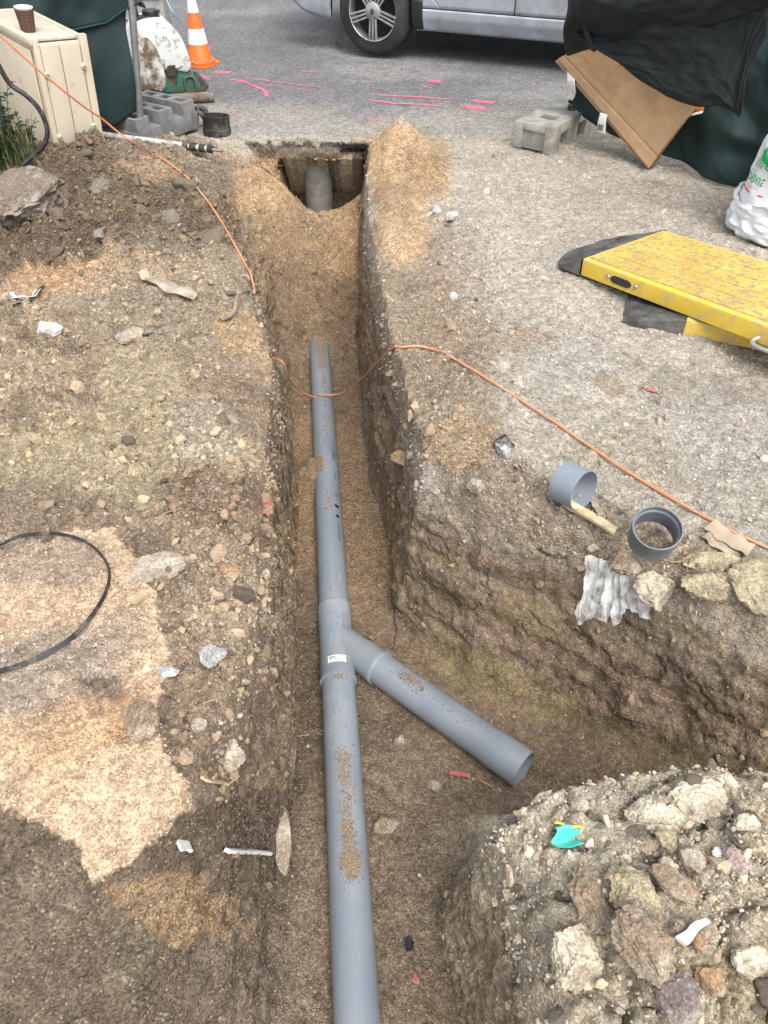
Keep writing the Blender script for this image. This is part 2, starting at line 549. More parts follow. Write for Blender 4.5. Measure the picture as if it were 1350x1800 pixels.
def heights(x, y):
    """ground level before roughening; also the share of trench depth and a left/right mask"""
    p = np.stack([x * 4.5, y * 4.5, np.zeros_like(x)], 1)
    wx = 0.022 * fbm(p, 3, 3) + 0.007 * vnoise(p * 6, 5)
    wy = 0.022 * fbm(p + 31, 3, 4) + 0.007 * vnoise(p * 6 + 9, 6)
    near_hole = sm((y - 4.6) / 0.3)
    X = x + wx * (1 - 0.6 * near_hole)
    Y = y + wy * (1 - 0.93 * near_hole)
    lb, lr = np.interp(Y, LB_Y, LB_X), np.interp(Y, LR_Y, LR_X)
    far = sm((Y - 3.4) / 0.6)
    lb = lb * (1 - far) + far * np.interp(Y, [3, 3.7, 4.3, 5, 6], [-.52, -.60, -.68, -.72, -.72])
    rb, rr = np.interp(Y, RB_Y, RB_X), np.interp(Y, RR_Y, RR_X)
    rb = rb * (1 - far) + far * np.interp(Y, [3, 3.7, 4.3, 5, 6], [-.12, -.17, -.17, -.14, -.14])
    ub = np.interp(X, UB_X, UB_Y); ur = ub + np.interp(X, UO_X, UO_Y)
    mr = np.interp(X, MR_X, MR_Y); mb = mr + 0.14
    def prof(t):                      # wall from rim (0) to foot (1): rounded shoulder, small talus
        t = np.clip(t, -0.6, 1.5)
        core = sm(np.clip(t, 0, 1)) * 0.6 + np.clip(t, 0, 1) * 0.4
        return core
    lw = np.maximum(lb - lr, 0.03); rw = np.maximum(rr - rb, 0.03)
    a, b_ = (X - lr) / lw, (rr - X) / rw
    fm = prof(a) * prof(b_)
    back = sm((5.165 - Y) / 0.05)     # end wall under the asphalt
    fm = fm * back
    c, d = (ur - Y) / (ur - ub), (Y - mr) / (mb - mr)
    fb = prof(c) * prof(d) * sm((X + 0.03) / 0.08)
    fr = np.maximum(fm, fb)
    mid = 0.5 * (lb + rb)
    right = sm((X - mid) / 0.10 + 0.5)
    # tops
    g = lambda cx, cy, sx, sy: np.exp(-((X - cx) / sx) ** 2 - ((Y - cy) / sy) ** 2)
    zl = 0.015 + 0.23 * g(-1.95, 4.10, .72, .58) + 0.10 * g(-1.9, 3.3, .9, .7) + 0.05 * g(-1.25, 3.9, .4, .5) + .05 * g(-1.0, 2.0, .5, .6) + 0.06 * g(-.75, .85, .45, .35)
    zl = zl - 0.05 * np.exp(-np.clip(lr - X, 0, 9) / 0.10) - 0.25 * sm((0.50 - Y) / 0.5) * sm((X + 1.6) / 0.6)
    zl = zl * sm((5.25 - Y) / 0.35)
    dr = np.clip(X - rr, 0, 9); du = np.where(X > 0.12, np.clip(Y - ur, 0, 9), 9)
    dd = np.minimum(dr, du)
    zr = -0.055 * np.exp(-dd / 0.11) - 0.02 * np.exp(-dd / 0.4)
    # conical sand pile beside the hole and its tail along the rim
    rpile = np.sqrt(((X - .105) / 1.0) ** 2 + ((Y - 4.62) / 1.15) ** 2)
    pile = 0.31 * np.clip(1 - rpile / 0.37, 0, 1) ** 1.12
    tail = 0.10 * g(.05, 4.0, .11, .34) + 0.07 * g(.04, 3.55, .08, .26) + .035 * g(.27, 2.05, .13, .13)
    zr = np.maximum(zr, pile - 0.02) + tail * sm(dr / 0.05 + .3)
    mound = (Y < mr + 0.3) & (X > 0.05) & (Y < ur - .15)
    zm = -0.03 + 0.075 * g(.62, .42, .28, .24) + 0.05 * g(1.0, .45, .35, .3) + .04 * g(.62, .68, .25, .06) - 0.08 * np.exp(-np.clip(X - rr, 0, 9) / 0.05)
    zr = np.where(mound, zm, zr)
    top = zl * (1 - right) + zr * right
    fl = z_floor(Y) + .24 * sm((X - .55) / .6) * (fb > fm)
    # sand slumped against the foot of the far-left and near-left wall
    fl = fl + 0.30 * sm((-X - .43) / .35) * sm((Y - 3.2) / .8) * (Y < 4.7) + 0.16 * sm((-.27 - X) / .30) * sm((0.9 - Y) / .5)
    fl = fl + 0.10 * np.exp(-((X + .40) / .07) ** 2 - ((Y - 2.62) / .10) ** 2)
    # open hole round the old standpipe
    hole = sm((1.0 - np.sqrt(((X + .42) / .31) ** 2 + ((Y - 5.06) / .36) ** 2)) / 0.10) * (Y < 5.14)
    hole = np.maximum(hole, sm((1.0 - np.sqrt(((X + .42) / .31) ** 2 + ((Y - 5.14) / .12) ** 2)) / .1) * (Y >= 5.14) * 0)
    fl = fl * (1 - hole) + (-0.85) * hole
    z = top * (1 - fr) + fl * fr
    return z, fr, right, np.maximum(fb, 0), hole

def graded(segs):
    out = []
    for a, b, st in segs:
        n = max(2, int(round((b - a) / st)))
        out += list(np.linspace(a, b, n, endpoint=False))
    return out
ys = graded([(-1.6, 0.12, 0.06), (0.12, 2.05, 0.0054), (2.05, 3.5, 0.0078), (3.5, 5.085, 0.0105), (5.085, 5.19, 0.0017), (5.19, 5.6, 0.012), (5.6, 7.4, 0.03)])
s_, yy = 0.05, 7.4
while yy < 160:
    ys.append(yy); yy += s_; s_ *= 1.13
ys.append(160.0)
ys = np.array(ys)
NCF = 800
XL, XR = -3.0, 3.1
xs_f = np.linspace(XL, XR, 1500)
rows = []
for k, y in enumerate(ys):
    if y > 6.0 or y < -1:
        rows.append(None); continue
    h, *_ = heights(xs_f, np.full_like(xs_f, y))
    wgt = 0.35 + 1.0 * (np.abs(xs_f) < (0.62 * (y * C45 + 1.75)) * 1.0 + 0.12)
    ds = np.sqrt(np.diff(xs_f) ** 2 + (0.8 * np.diff(h)) ** 2) * wgt[1:]
    rows.append(np.concatenate([[0], np.cumsum(ds) / ds.sum()]))
first = next(r for r in rows if r is not None)
last = [r for r in rows if r is not None][-1]
for k in range(len(rows)):
    if rows[k] is None:
        rows[k] = first if ys[k] < 0 else np.linspace(0, 1, len(xs_f))
S = np.array(rows)
ker = np.hanning(17); ker /= ker.sum()
Sp = np.pad(S, ((8, 8), (0, 0)), mode='edge')
S = sum(ker[i] * Sp[i:i + len(S)] for i in range(17))
tt = np.linspace(0, 1, NCF)
out_l = XL - np.cumsum(0.12 * 1.21 ** np.arange(34))[::-1]
out_r = XR + np.cumsum(0.12 * 1.21 ** np.arange(34))
GX = np.stack([np.concatenate([out_l, np.interp(tt, S[k], xs_f), out_r]) for k in range(len(ys))])
NR, NC = GX.shape
GY = np.repeat(ys[:, None], NC, 1)
x, y = GX.ravel(), GY.ravel()
Z, FR, RIGHT, FB, HOLE = heights(x, y)
Z = Z.reshape(NR, NC)
# undermined end wall: below the crust the soil is hollowed out behind the standpipe
cave = sm((5.30 - 0) / 1)  # (kept at full depth)
zz = Z
GYs = GY + 0.30 * sm((-0.17 - zz) / 0.06) * sm((GY - 5.09) / 0.03) * sm((5.20 - GY) / 0.02) * sm((0.33 - np.abs(GX + .42)) / 0.06)
V = np.stack([GX, GYs, Z], 2)
def normals(V):
    du = np.gradient(V, axis=1); dv = np.gradient(V, axis=0)
    n = np.cross(du, dv)
    return n / np.maximum(np.linalg.norm(n, axis=2, keepdims=True), 1e-9)
Nn = normals(V).reshape(-1, 3)
p3 = V.reshape(-1, 3)
x, y, z = p3[:, 0], p3[:, 1], p3[:, 2]
sx, sy = image_px(x, y, z)  # image pixel of each vertex; colour zones are drawn in these coordinates
wob = np.stack([x * 7, y * 7, z * 7], 1)
jx = 30 * fbm(wob, 4, 21) + 9 * vnoise(wob * 5, 22); jy = 30 * fbm(wob + 50, 4, 23) + 9 * vnoise(wob * 5 + 8, 24)
pscale = np.clip(2.0 / np.maximum((y + 1.6) * C45, .4), .35, 1.6)
sxj, syj = sx + jx * pscale, sy + jy * pscale

# mineral colours (diffuse reflectance)
BROWN, DARK, SAND, ORANGE = (.200, .148, .104), (.150, .110, .078), (.67, .485, .33), (.45, .295, .172)
SILT, YARD, CLAY, TAR = (.42, .345, .225), (.435, .388, .322), (.285, .225, .120), (.014, .013, .013)
FLOORC, WALLC, PALE, MOIST, WHITE = (.235, .172, .115), (.295, .222, .154), (.62, .545, .415), (.150, .112, .078), (.46, .44, .41)
LT = sm((lambda t: t)(1 - RIGHT))
tint = np.zeros((len(x), 3))
tint[:] = YARD
n_big = fbm(np.stack([x * 2.3, y * 2.3, z * 2.3], 1), 4, 31)
n_mid = fbm(np.stack([x * 9, y * 9, z * 9], 1), 4, 32)
def blend(col, m):
    m = np.clip(m, 0, 1)[:, None]
    tint[:] = tint * (1 - m) + np.array(col) * m
rough = np.full(len(x), 0.22)      # clod relief, 0..1+
sandy = np.zeros(len(x))
yard_l = sm((5.15 - y) / 0.5)
blend((.310, .236, .163), (1 - RIGHT) * yard_l)
blend((.41, .325, .23), (1 - RIGHT) * yard_l * sm((n_big - .0) / .3) * .8)
blend((.20, .15, .105), (1 - RIGHT) * yard_l * sm((-n_mid - .06) / .3) * .6)
rough += (0.30 + .5 * sm((n_big + .05) / .3)) * (1 - RIGHT) * yard_l
deep = sm((FR - 0.10) / 0.25)
blend(WALLC, deep)
blend((.36, .28, .205), deep * sm((n_mid - .02) / .3) * .6)
strk = fbm(np.stack([x * 2.2 + y * 1.2, y * 2.2, z * 17], 1), 4, 35)
blend((.30, .235, .13), deep * sm((strk - .10) / .12) * .55)
blend((.185, .128, .09), deep * sm((-strk - .16) / .12) * .5)
blend(FLOORC, sm((FR - 0.93) / 0.06))
blend(PALE, 0.0 * deep)

def ell(cx, cy, rx, ry, rot=0.0, soft=0.35):
    c, s = math.cos(rad(rot)), math.sin(rad(rot))
    ux, uy = sxj - cx, syj - cy
    a, b = (ux * c + uy * s) / rx, (-ux * s + uy * c) / ry
    return sm((1 - np.sqrt(a * a + b * b)) / soft + 0.5)
def patch(col, cx, cy, rx, ry, st=0.9, rot=0.0, soft=0.35, rg=None, sand=0.0, mask=None):
    global rough, sandy
    m = ell(cx, cy, rx, ry, rot, soft) * st
    if mask is not None:
        m = m * mask
    blend(col, m)
    if rg is not None:
        rough = rough * (1 - m) + rg * m
    if sand:
        sandy = np.maximum(sandy * (1 - m * (sand < .2)), m * sand)
left = (1 - RIGHT) * (1 - deep)
rgt = RIGHT * (1 - deep)
wall = deep
# --- spoil heap, left
patch(DARK, 130, 340, 300, 120, .85, 8, .5, 1.25, mask=left)
patch(DARK, 60, 440, 220, 55, .8, 0, .4, 1.2, mask=left)
patch((.26, .21, .155), 330, 300, 130, 50, .7, 15, .5, .9, mask=left)
patch(ORANGE, 165, 492, 165, 30, .85, -5, .4, .25, 1, mask=left)
patch(ORANGE, 265, 300, 60, 16, .5, 8, .4, .5, .5, mask=left)
patch((.34, .285, .21), 330, 540, 200, 110, .6, 0, .6, .8, mask=left)
patch((.44, .31, .18), 432, 600, 62, 44, .85, 25, .4, .25, 1, mask=left)
patch(SILT, 245, 680, 75, 60, .9, 0, .4, .35, mask=left)
patch(SILT, 230, 800, 190, 95, .75, -8, .5, .75, mask=left)
patch(SILT, 60, 815, 110, 50, .8, 5, .5, .6, mask=left)
patch((.36, .30, .20), 250, 870, 90, 35, .8, 0, .4, .4, mask=left)
patch((.42, .37, .30), 360, 760, 60, 70, .6, 0, .5, .8, mask=left)
patch((.21, .15, .105), 400, 900, 120, 55, .75, 15, .5, 1.1, mask=left)
patch((.25, .195, .145), 60, 900, 160, 40, .6, 0, .5, .8, mask=left)
patch((.25, .19, .14), 330, 990, 120, 60, .5, 15, .5, 1.0, mask=left)
# pale sand spread over the lower left
poly = [(-60, 945), (60, 950), (195, 930), (255, 1010), (285, 1090), (300, 1170), (275, 1260), (300, 1330), (340, 1375), (332, 1430), (250, 1500), (168, 1560), (140, 1490), (70, 1450), (-60, 1405)]
rag = np.stack([x * 60, y * 60, z * 60], 1)
jx2 = 9 * fbm(rag, 3, 27); jy2 = 9 * fbm(rag + 70, 3, 28)
msand = inpoly(sx + jx * .5 + jx2, sy + jy * .5 + jy2, poly)
blend(SAND, msand * .95); rough = rough * (1 - msand) + .16 * msand; sandy = np.maximum(sandy, msand)
patch((.36, .30, .245), 70, 1190, 150, 75, .75, -10, .6, .35, .6, mask=msand)
patch((.33, .27, .215), 60, 985, 120, 40, .7, 0, .6, .3, .6, mask=msand)
patch((.40, .32, .25), 210, 1120, 60, 45, .6, -30, .6, .3, .6, mask=msand)
patch((.20, .16, .13), 180, 1228, 42, 34, .8, 0, .4, 1.0, .1, mask=msand)
patch((.55, .355, .205), 120, 1290, 130, 60, .55, -10, .7, .2, 1, mask=msand)
patch((.50, .31, .17), 228, 1265, 38, 60, .7, 20, .5, .2, 1, mask=msand)
patch((.60, .40, .24), 130, 1330, 50, 120, .35, 30, .6, .2, 1, mask=msand)
# moist soil at the near left
poly2 = [(-80, 1405), (70, 1450), (140, 1490), (168, 1560), (250, 1500), (332, 1430), (420, 1400), (530, 1380), (535, 1900), (-80, 1900)]
mm = inpoly(sx + jx * .4 + jx2, sy + jy * .4 + jy2, poly2) * (1 - msand)
blend((.175, .133, .096), mm * .95); rough = rough * (1 - mm) + .22 * mm; sandy = np.maximum(sandy, .5 * mm)
patch((.165, .125, .09), 400, 1470, 110, 60, .8, -25, .5, .3, mask=mm)
patch((.36, .245, .145), 305, 1592, 105, 52, .85, 10, .3, .3, .2, mask=mm)
patch((.37, .25, .15), 395, 1625, 35, 35, .6, 40, .4, .3, .2, mask=mm)
patch((.24, .20, .14), 225, 1690, 35, 75, .55, 15, .6, .2, .3, mask=mm)
patch((.25, .20, .15), 420, 1730, 110, 90, .4, 0, .7, .15, .7, mask=mm)
# --- trench floor
fl = sm((FR - .55) / .3)
patch((.30, .205, .12), 640, 900, 62, 170, .8, -3, .6, .12, 1, mask=fl)
patch((.30, .205, .12), 538, 860, 42, 150, .75, 0, .6, .12, 1, mask=fl)
patch((.36, .25, .145), 510, 400, 150, 130, .85, 15, .6, .15, 1, mask=fl)
patch((.44, .30, .17), 440, 320, 70, 60, .8, 0, .5, .25, 1, mask=sm((FR - .1) / .3))
patch((.44, .29, .16), 615, 450, 40, 110, .7, 5, .6, .12, 1, mask=fl)
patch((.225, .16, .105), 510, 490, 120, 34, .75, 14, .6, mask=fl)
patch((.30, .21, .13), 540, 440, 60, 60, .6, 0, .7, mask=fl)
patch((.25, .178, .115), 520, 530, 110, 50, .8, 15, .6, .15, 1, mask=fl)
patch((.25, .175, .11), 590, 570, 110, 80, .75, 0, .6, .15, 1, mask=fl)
patch((.24, .18, .125), 700, 1350, 170, 130, .6, 0, .7, .3, .5, mask=fl)
patch((.25, .19, .135), 690, 1600, 110, 230, .7, 0, .7, .15, .8, mask=fl)
patch((.24, .185, .13), 545, 1650, 60, 230, .7, 0, .7, .15, .9, mask=fl)
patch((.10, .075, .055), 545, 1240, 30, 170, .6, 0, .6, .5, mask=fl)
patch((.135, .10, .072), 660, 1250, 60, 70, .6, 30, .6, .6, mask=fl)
patch((.30, .235, .17), 960, 1400, 70, 40, .7, 20, .6, .2, .5, mask=fl)
# --- right bank, rim band and yard
patch((.315, .245, .175), 750, 560, 125, 170, .95, 12, .6, .5, mask=rgt)
patch((.30, .232, .165), 790, 720, 90, 130, .8, -20, .6, .55, mask=rgt)
patch((.30, .235, .17), 900, 890, 130, 75, .85, 28, .6, .75, mask=rgt)
patch((.33, .265, .195), 1060, 960, 170, 70, .8, 24, .6, .7, mask=rgt)
patch((.33, .265, .19), 1260, 1040, 190, 75, .8, 20, .6, .8, mask=rgt)
patch((.45, .31, .175), 708, 290, 92, 70, .95, 35, .5, .14, 1, mask=rgt)
patch((.45, .315, .19), 705, 405, 52, 60, .9, 0, .45, .2, 1, mask=rgt)
patch((.34, .245, .15), 812, 780, 70, 45, .8, 0, .45, .2, 1, mask=rgt)
patch((.30, .215, .145), 930, 600, 50, 22, .6, -5, .6, mask=rgt)
patch((.31, .215, .128), 745, 300, 48, 44, .75, 35, .6, mask=rgt)  # sand pile: shading of its right side painted into the tint
patch((.33, .23, .14), 690, 350, 40, 30, .6, 20, .6, mask=rgt)  # sand pile: painted shade on the lower side
patch((.50, .35, .205), 682, 262, 30, 46, .7, 40, .6, mask=rgt)  # sand pile: bright, lit upper left edge painted into the tint
patch(WHITE, 842, 470, 50, 90, .35, -15, .7, .4, mask=rgt)
patch((.40, .38, .345), 1000, 640, 80, 45, .6, 5, .8, mask=rgt)
patch((.30, .235, .16), 1068, 668, 28, 16, .7, 10, .5, mask=rgt)
patch((.29, .235, .16), 1135, 738, 22, 12, .7, 10, .5, mask=rgt)
patch((.40, .375, .34), 1270, 780, 110, 70, .5, 10, .9, mask=rgt)
patch((.37, .325, .24), 1100, 800, 120, 50, .6, 15, .8, mask=rgt)
patch((.23, .20, .17), 1200, 345, 180, 24, .45, 5, .8, mask=rgt)
patch((.24, .21, .175), 1250, 690, 130, 35, .4, 12, .8, mask=rgt)
# --- right-hand wall: clay smears left by the bucket
patch(CLAY, 845, 1185, 85, 38, .85, 22, .4, .1, mask=wall)
patch((.26, .21, .12), 800, 1150, 70, 26, .7, 30, .5, .1, mask=wall)
patch(CLAY, 975, 1232, 75, 17, .85, -12, .4, .1, mask=wall)
patch(CLAY, 900, 1090, 50, 22, .6, -15, .5, .2, mask=wall)
patch((.19, .15, .085), 1140, 1300, 170, 26, .8, 22, .5, .1, mask=wall)
patch((.20, .155, .09), 1290, 1350, 90, 20, .6, 24, .5, .1, mask=wall)
patch((.26, .22, .16), 655, 780, 16, 150, .6, -4, .6, .1, mask=wall)
patch((.27, .19, .135), 1080, 1200, 260, 45, .6, 20, .7, .5, mask=wall)
patch((.27, .22, .16), 1200, 1150, 130, 40, .6, 22, .7, .6, mask=wall)
# --- mound, lower right
mnd = (RIGHT * (y < 0.95) * (x > .1))
rough = np.where(mnd > .5, .85, rough)
blend((.56, .48, .355), mnd * (1 - deep) * .95)
patch((.40, .32, .225), 860, 1640, 100, 210, .8, -12, .5, mask=wall)
patch(PALE, 1010, 1490, 190, 120, .95, 0, .4, .7, mask=mnd)
patch((.50, .445, .34), 1170, 1420, 130, 60, .9, 0, .4, .7, mask=mnd)
patch((.45, .37, .265), 1090, 1650, 150, 110, .7, 20, .5, .8, mask=mnd)
patch((.48, .41, .305), 1310, 1560, 140, 150, .8, 0, .6, .9, mask=mnd)
patch((.34, .27, .17), 1300, 1740, 90, 70, .7, 0, .6, .8, mask=mnd)
patch((.40, .35, .27), 930, 1600, 40, 120, .7, -12, .5, .5, mask=mnd)
patch((.40, .32, .22), 860, 1650, 60, 190, .5, -12, .5, .4, mask=mnd)
# --- tar crust along the cut asphalt
crust = sm((FR - .03) / .05) * sm((.40 - FR) / .12) * sm((y - 5.05) / .05) * sm((5.30 - y) / .05)
crust = crust * np.where(x > -.35, 1, sm((n_mid + .12) / .1) * .8)
blend(TAR, crust * .97)
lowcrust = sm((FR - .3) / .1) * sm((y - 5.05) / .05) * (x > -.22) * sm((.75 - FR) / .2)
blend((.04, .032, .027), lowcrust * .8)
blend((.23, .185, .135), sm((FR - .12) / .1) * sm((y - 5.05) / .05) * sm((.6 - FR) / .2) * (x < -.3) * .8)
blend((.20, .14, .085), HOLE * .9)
rough = np.where((y > 5.05) & (FR > .03), .5, rough)
# --- asphalt road, dusted near the works
edge = 5.45 + .45 * fbm(np.stack([x * 1.3, y * .9, z * 0], 1), 4, 41) - 0.12 * np.clip(x, -2, 2) * 0
road = sm((y - edge) / .75)
blend((.285, .270, .248), sm((y - 5.05) / .3) * (x > -2.4) * .8 * (FR < .02))
blend((.175, .174, .178), road)
blend((.31, .30, .285), road * sm((fbm(np.stack([x * .8, y * 1.6, z * 0], 1), 6, 43) - .02) / .4) * .55)
rough = rough * (1 - sm((y - 5.2) / .3)) + .03 * sm((y - 5.2) / .3)
tint = np.clip(tint * (1 + .16 * n_mid + .10 * n_big)[:, None], .01, .9)

# ---------------- roughening along the surface normal
pn = p3
amp_far = 1 - sm((y - 4.85) / .8) * (FR < .02) - sm((y - 5.25) / .3) * (FR >= .02)
amp_far = np.clip(amp_far, 0, 1) * (1 - .97 * sm((y - 5.1) / .03) * (z < -.12))
amp_far = amp_far * (1 - sm((np.abs(x) - 3.0) / 1.5))
lump1 = lumps(x + .01 * jx * .05, y, .135, 51, .55)
lump0 = lumps(x, y, .24, 50, .6) * np.clip(ell(150, 350, 330, 130, 8) + .5 * ell(330, 540, 200, 110), 0, 1) * left
lump2 = lumps(x, y, .058, 52, .65)
lump3 = lumps(x, y, .026, 53, .75)
flatness = np.clip(Nn[:, 2], 0, 1)
d = .030 * fbm(pn * 4, 3, 61) * (.35 + .65 * np.minimum(rough, 1)) \
    + rough * (.036 * lump1 * flatness + .026 * lump2 * flatness) + np.clip(rough, .05, 1) * .016 * lump3 * flatness \
    + (.005 + .024 * rough) * fbm(pn * 24, 4, 62, .65)
crack_w = np.abs(fbm(pn * np.array([4, 4, 8]) + 9, 4, 69))
ridg = 1 - np.abs(fbm(pn * np.array([6, 6, 8.5]), 4, 63))
d = d + deep * (1 - sm((FR - .95) / .05)) * (.016 * (ridg - .75) + .028 * fbm(pn * np.array([5, 5, 7]), 5, 64, .55) + .022 * (1 - np.abs(fbm(np.stack([x * 3 + y * 1.5, y * 3, z * 13], 1), 4, 68)) - .8) - .012 * sm((.04 - crack_w) / .04)) * np.where(rough < .15, .35, 1)
crack = np.abs(fbm(pn * 6 + 4, 3, 66))
d = d - .018 * rough * sm((.05 - crack) / .05) * (1 - deep)
floor_m = sm((FR - .9) / .08)
d = d + .080 * lump0 * flatness + .030 * lump0 * fbm(pn * 13, 3, 77)
farfill = sm((y - 3.3) / .4) * sm((4.75 - y) / .1) * fl * (1 - HOLE)
d = d * (1 - .62 * floor_m) + farfill * (.040 * fbm(pn * np.array([3, 6, 3]), 4, 78) - .020 * sm((.06 - np.abs(fbm(pn * np.array([2, 5, 2]) + 3, 3, 79))) / .06)) + .012 * msand
silt = np.clip(ell(230, 815, 210, 105, -8) + ell(245, 680, 85, 70) + ell(90, 800, 120, 60), 0, 1) * left
ck, lvl = cracked(x + .012 * fbm(pn * 14, 2, 71), y + .012 * fbm(pn * 14 + 5, 2, 72), .085, 73)
d = d + silt * sm(n_mid * 2 + .6) * (.020 * lvl - .022 * sm((.11 - ck) / .11))
ck2, lvl2 = cracked(x + .02 * fbm(pn * 12, 2, 74), y + .02 * fbm(pn * 12 + 5, 2, 75), .15, 76)
d = d + mnd * (1 - deep) * (.030 * lvl2 * sm(ck2 / .2) - .016 * sm((.10 - ck2) / .10))
d = d * amp_far
dirv = Nn * np.where(deep > .3, 1, 0)[:, None] + np.array([0, 0, 1.0]) * np.where(deep > .3, 0, 1)[:, None]
V2 = p3 + dirv * d[:, None]
V2 = V2.reshape(NR, NC, 3)
idx = np.arange(NR * NC).reshape(NR, NC)
quads = np.stack([idx[:-1, :-1], idx[:-1, 1:], idx[1:, 1:], idx[1:, :-1]], 2)
grain = np.clip(.6 + .4 * sandy + .3 * (y > 5.3), 0, 1) * (1 - .35 * msand)
crumble = np.clip(rough * 1.2, .12, 1) * (1 - .7 * msand) * (1 - sm((y - 5.3) / .3) * .9)
EARTH = soil_mat()
def piece(name, r0, r1):
    q = quads[r0:r1].reshape(-1, 4)
    sub = slice(r0 * NC, (r1 + 1) * NC)
    vv = V2.reshape(-1, 3)[sub]
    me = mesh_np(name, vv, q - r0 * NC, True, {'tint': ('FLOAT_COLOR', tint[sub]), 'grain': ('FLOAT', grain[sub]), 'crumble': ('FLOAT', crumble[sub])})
    me.materials.append(EARTH)
    o = bpy.data.objects.new(name, me); COL.objects.link(o)
    o['kind'] = 'structure'
    return o
r_road = int(np.searchsorted(ys, 5.6))
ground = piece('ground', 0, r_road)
road_o = piece('road', r_road, NR - 1)

# ---------------- height map of the finished surface, for setting things down on it
HS, HX0, HY0 = 0.01, -3.1, 0.1
HW, HH = 630, 720
HM = np.full((HH, HW), -9.0)
vx, vy, vz = V2[..., 0].ravel(), V2[..., 1].ravel(), V2[..., 2].ravel()
gi, gj = ((vy - HY0) / HS).astype(int), ((vx - HX0) / HS).astype(int)
ok = (gi >= 0) & (gi < HH) & (gj >= 0) & (gj < HW)
np.maximum.at(HM, (gi[ok], gj[ok]), vz[ok])
for _ in range(14):
    bad = HM < -5
    if not bad.any():
        break
    Pd = np.pad(HM, 1, mode='edge')
    best = np.max(np.stack([Pd[1:-1, :-2], Pd[1:-1, 2:], Pd[:-2, 1:-1], Pd[2:, 1:-1]]), 0)
    HM[bad] = best[bad]
HM[HM < -5] = 0
def gz(x, y):
    """ground level"""
    fx, fy = (x - HX0) / HS - .5, (y - HY0) / HS - .5
    i, j = int(min(max(fy, 0), HH - 2)), int(min(max(fx, 0), HW - 2))
    a, b = min(max(fx - j, 0), 1), min(max(fy - i, 0), 1)
    return float((HM[i, j] * (1 - a) + HM[i, j + 1] * a) * (1 - b) + (HM[i + 1, j] * (1 - a) + HM[i + 1, j + 1] * a) * b)
def G(px, py):
    """where a line of sight meets the ground"""
    r = ray(px, py).normalized()
    o = Vector((0, 0, CAM_H))
    t = 1.0
    while t < 14:
        p = o + r * t
        if p.z < gz(p.x, p.y):
            break
        t += 0.012
    for _ in range(6):
        t -= .002
        p = o + r * t
        if p.z > gz(p.x, p.y):
            break
    return o + r * t
def gnormal(x, y, e=.03):
    n = Vector((gz(x - e, y) - gz(x + e, y), gz(x, y - e) - gz(x, y + e), 2 * e))
    return n.normalized()

# ================================================================ LOOSE STONES AND CRUMBS
Nf = normals(V2)
e1 = np.linalg.norm(np.gradient(V2, axis=1), axis=2).ravel(); e2 = np.linalg.norm(np.gradient(V2, axis=0), axis=2).ravel()
area = e1 * e2
Nff = Nf.reshape(-1, 3)
VV = V2.reshape(-1, 3)
sx2, sy2 = image_px(VV[:, 0], VV[:, 1], VV[:, 2])
inview = (sx2 > -160) & (sx2 < 1510) & (sy2 > -20) & (sy2 < 1960) & (VV[:, 1] < 7.0)
facing = np.einsum('ij,ij->i', Nff, np.array([0, 0, CAM_H]) - VV) > 0
depth_v = (VV[:, 1] - (VV[:, 2] - CAM_H)) * C45
def at_pipe(v):
    """keep the pipe bed clear"""
    xc = -0.035 - v[:, 1] * 0.0954
    return (np.abs(v[:, 0] - xc) < .10) & (v[:, 2] < -.45) & (v[:, 1] < 4.1)
free = inview & ~at_pipe(VV)
flat_up = np.clip(Nff[:, 2], 0, 1)
def pmask(poly, soft=14):
    return inpoly(sxj, syj, poly)
gravel_r = ell(835, 470, 70, 120, -15) + ell(800, 560, 90, 140, 10) * .7 + ell(960, 830, 160, 70, 25) * .5 + ell(1250, 800, 160, 90) * .7 + ell(1020, 600, 120, 60) * .8
crumbly = (1 - RIGHT) * (1 - deep) * (1 - msand) * (1 - mm) * yard_l
dens_crumb = crumbly * 1.0 * np.clip(rough * 1.2, .15, 1.2) + rgt * (.10 + .9 * (ell(880, 880, 190, 110, 28) + ell(1100, 980, 260, 90, 22) + .6 * ell(770, 600, 130, 180))) * (y < 5.2) + mnd * (1 - deep) * .8 + .16 * deep * (FR < .9) + .10 * floor_m * (y < 3.4) + .05 * msand + .06 * mm
dens_grit = .5 * rgt * (y < 5.4) + 1.3 * rgt * np.clip(gravel_r, 0, 1) + .28 * crumbly + .6 * mnd * (1 - deep) + .12 * floor_m + .25 * sm((y - 5.1) / .2) * sm((6.2 - y) / .8) + .12 * msand
dens_grit = dens_grit * np.where(ell(715, 295, 115, 95, 35) + ell(725, 405, 85, 50) > .5, .05, 1)

def pick(n, dens):
    w = area * dens * free
    w = np.clip(w, 0, None)
    cw = np.cumsum(w); cw /= cw[-1]
    return np.searchsorted(cw, RNG.random(n))
tv, tf = ico(1)
TMPL = []
for k in range(10):
    r = np.random.default_rng(200 + k)
    t = tv * (1 + .32 * (r.random((len(tv), 1)) - .5)) * np.array([1, r.uniform(.65, 1), r.uniform(.5, .85)])
    TMPL.append(t)
TMPL = np.array(TMPL)
def rotm(n):
    q = RNG.normal(size=(n, 4)); q /= np.linalg.norm(q, axis=1, keepdims=True)
    w, a, b, c = q.T
    return np.stack([np.stack([1 - 2 * (b * b + c * c), 2 * (a * b - c * w), 2 * (a * c + b * w)], 1),
                     np.stack([2 * (a * b + c * w), 1 - 2 * (a * a + c * c), 2 * (b * c - a * w)], 1),
                     np.stack([2 * (a * c - b * w), 2 * (b * c + a * w), 1 - 2 * (a * a + b * b)], 1)], 1)
t2v, t2f = ico(2)
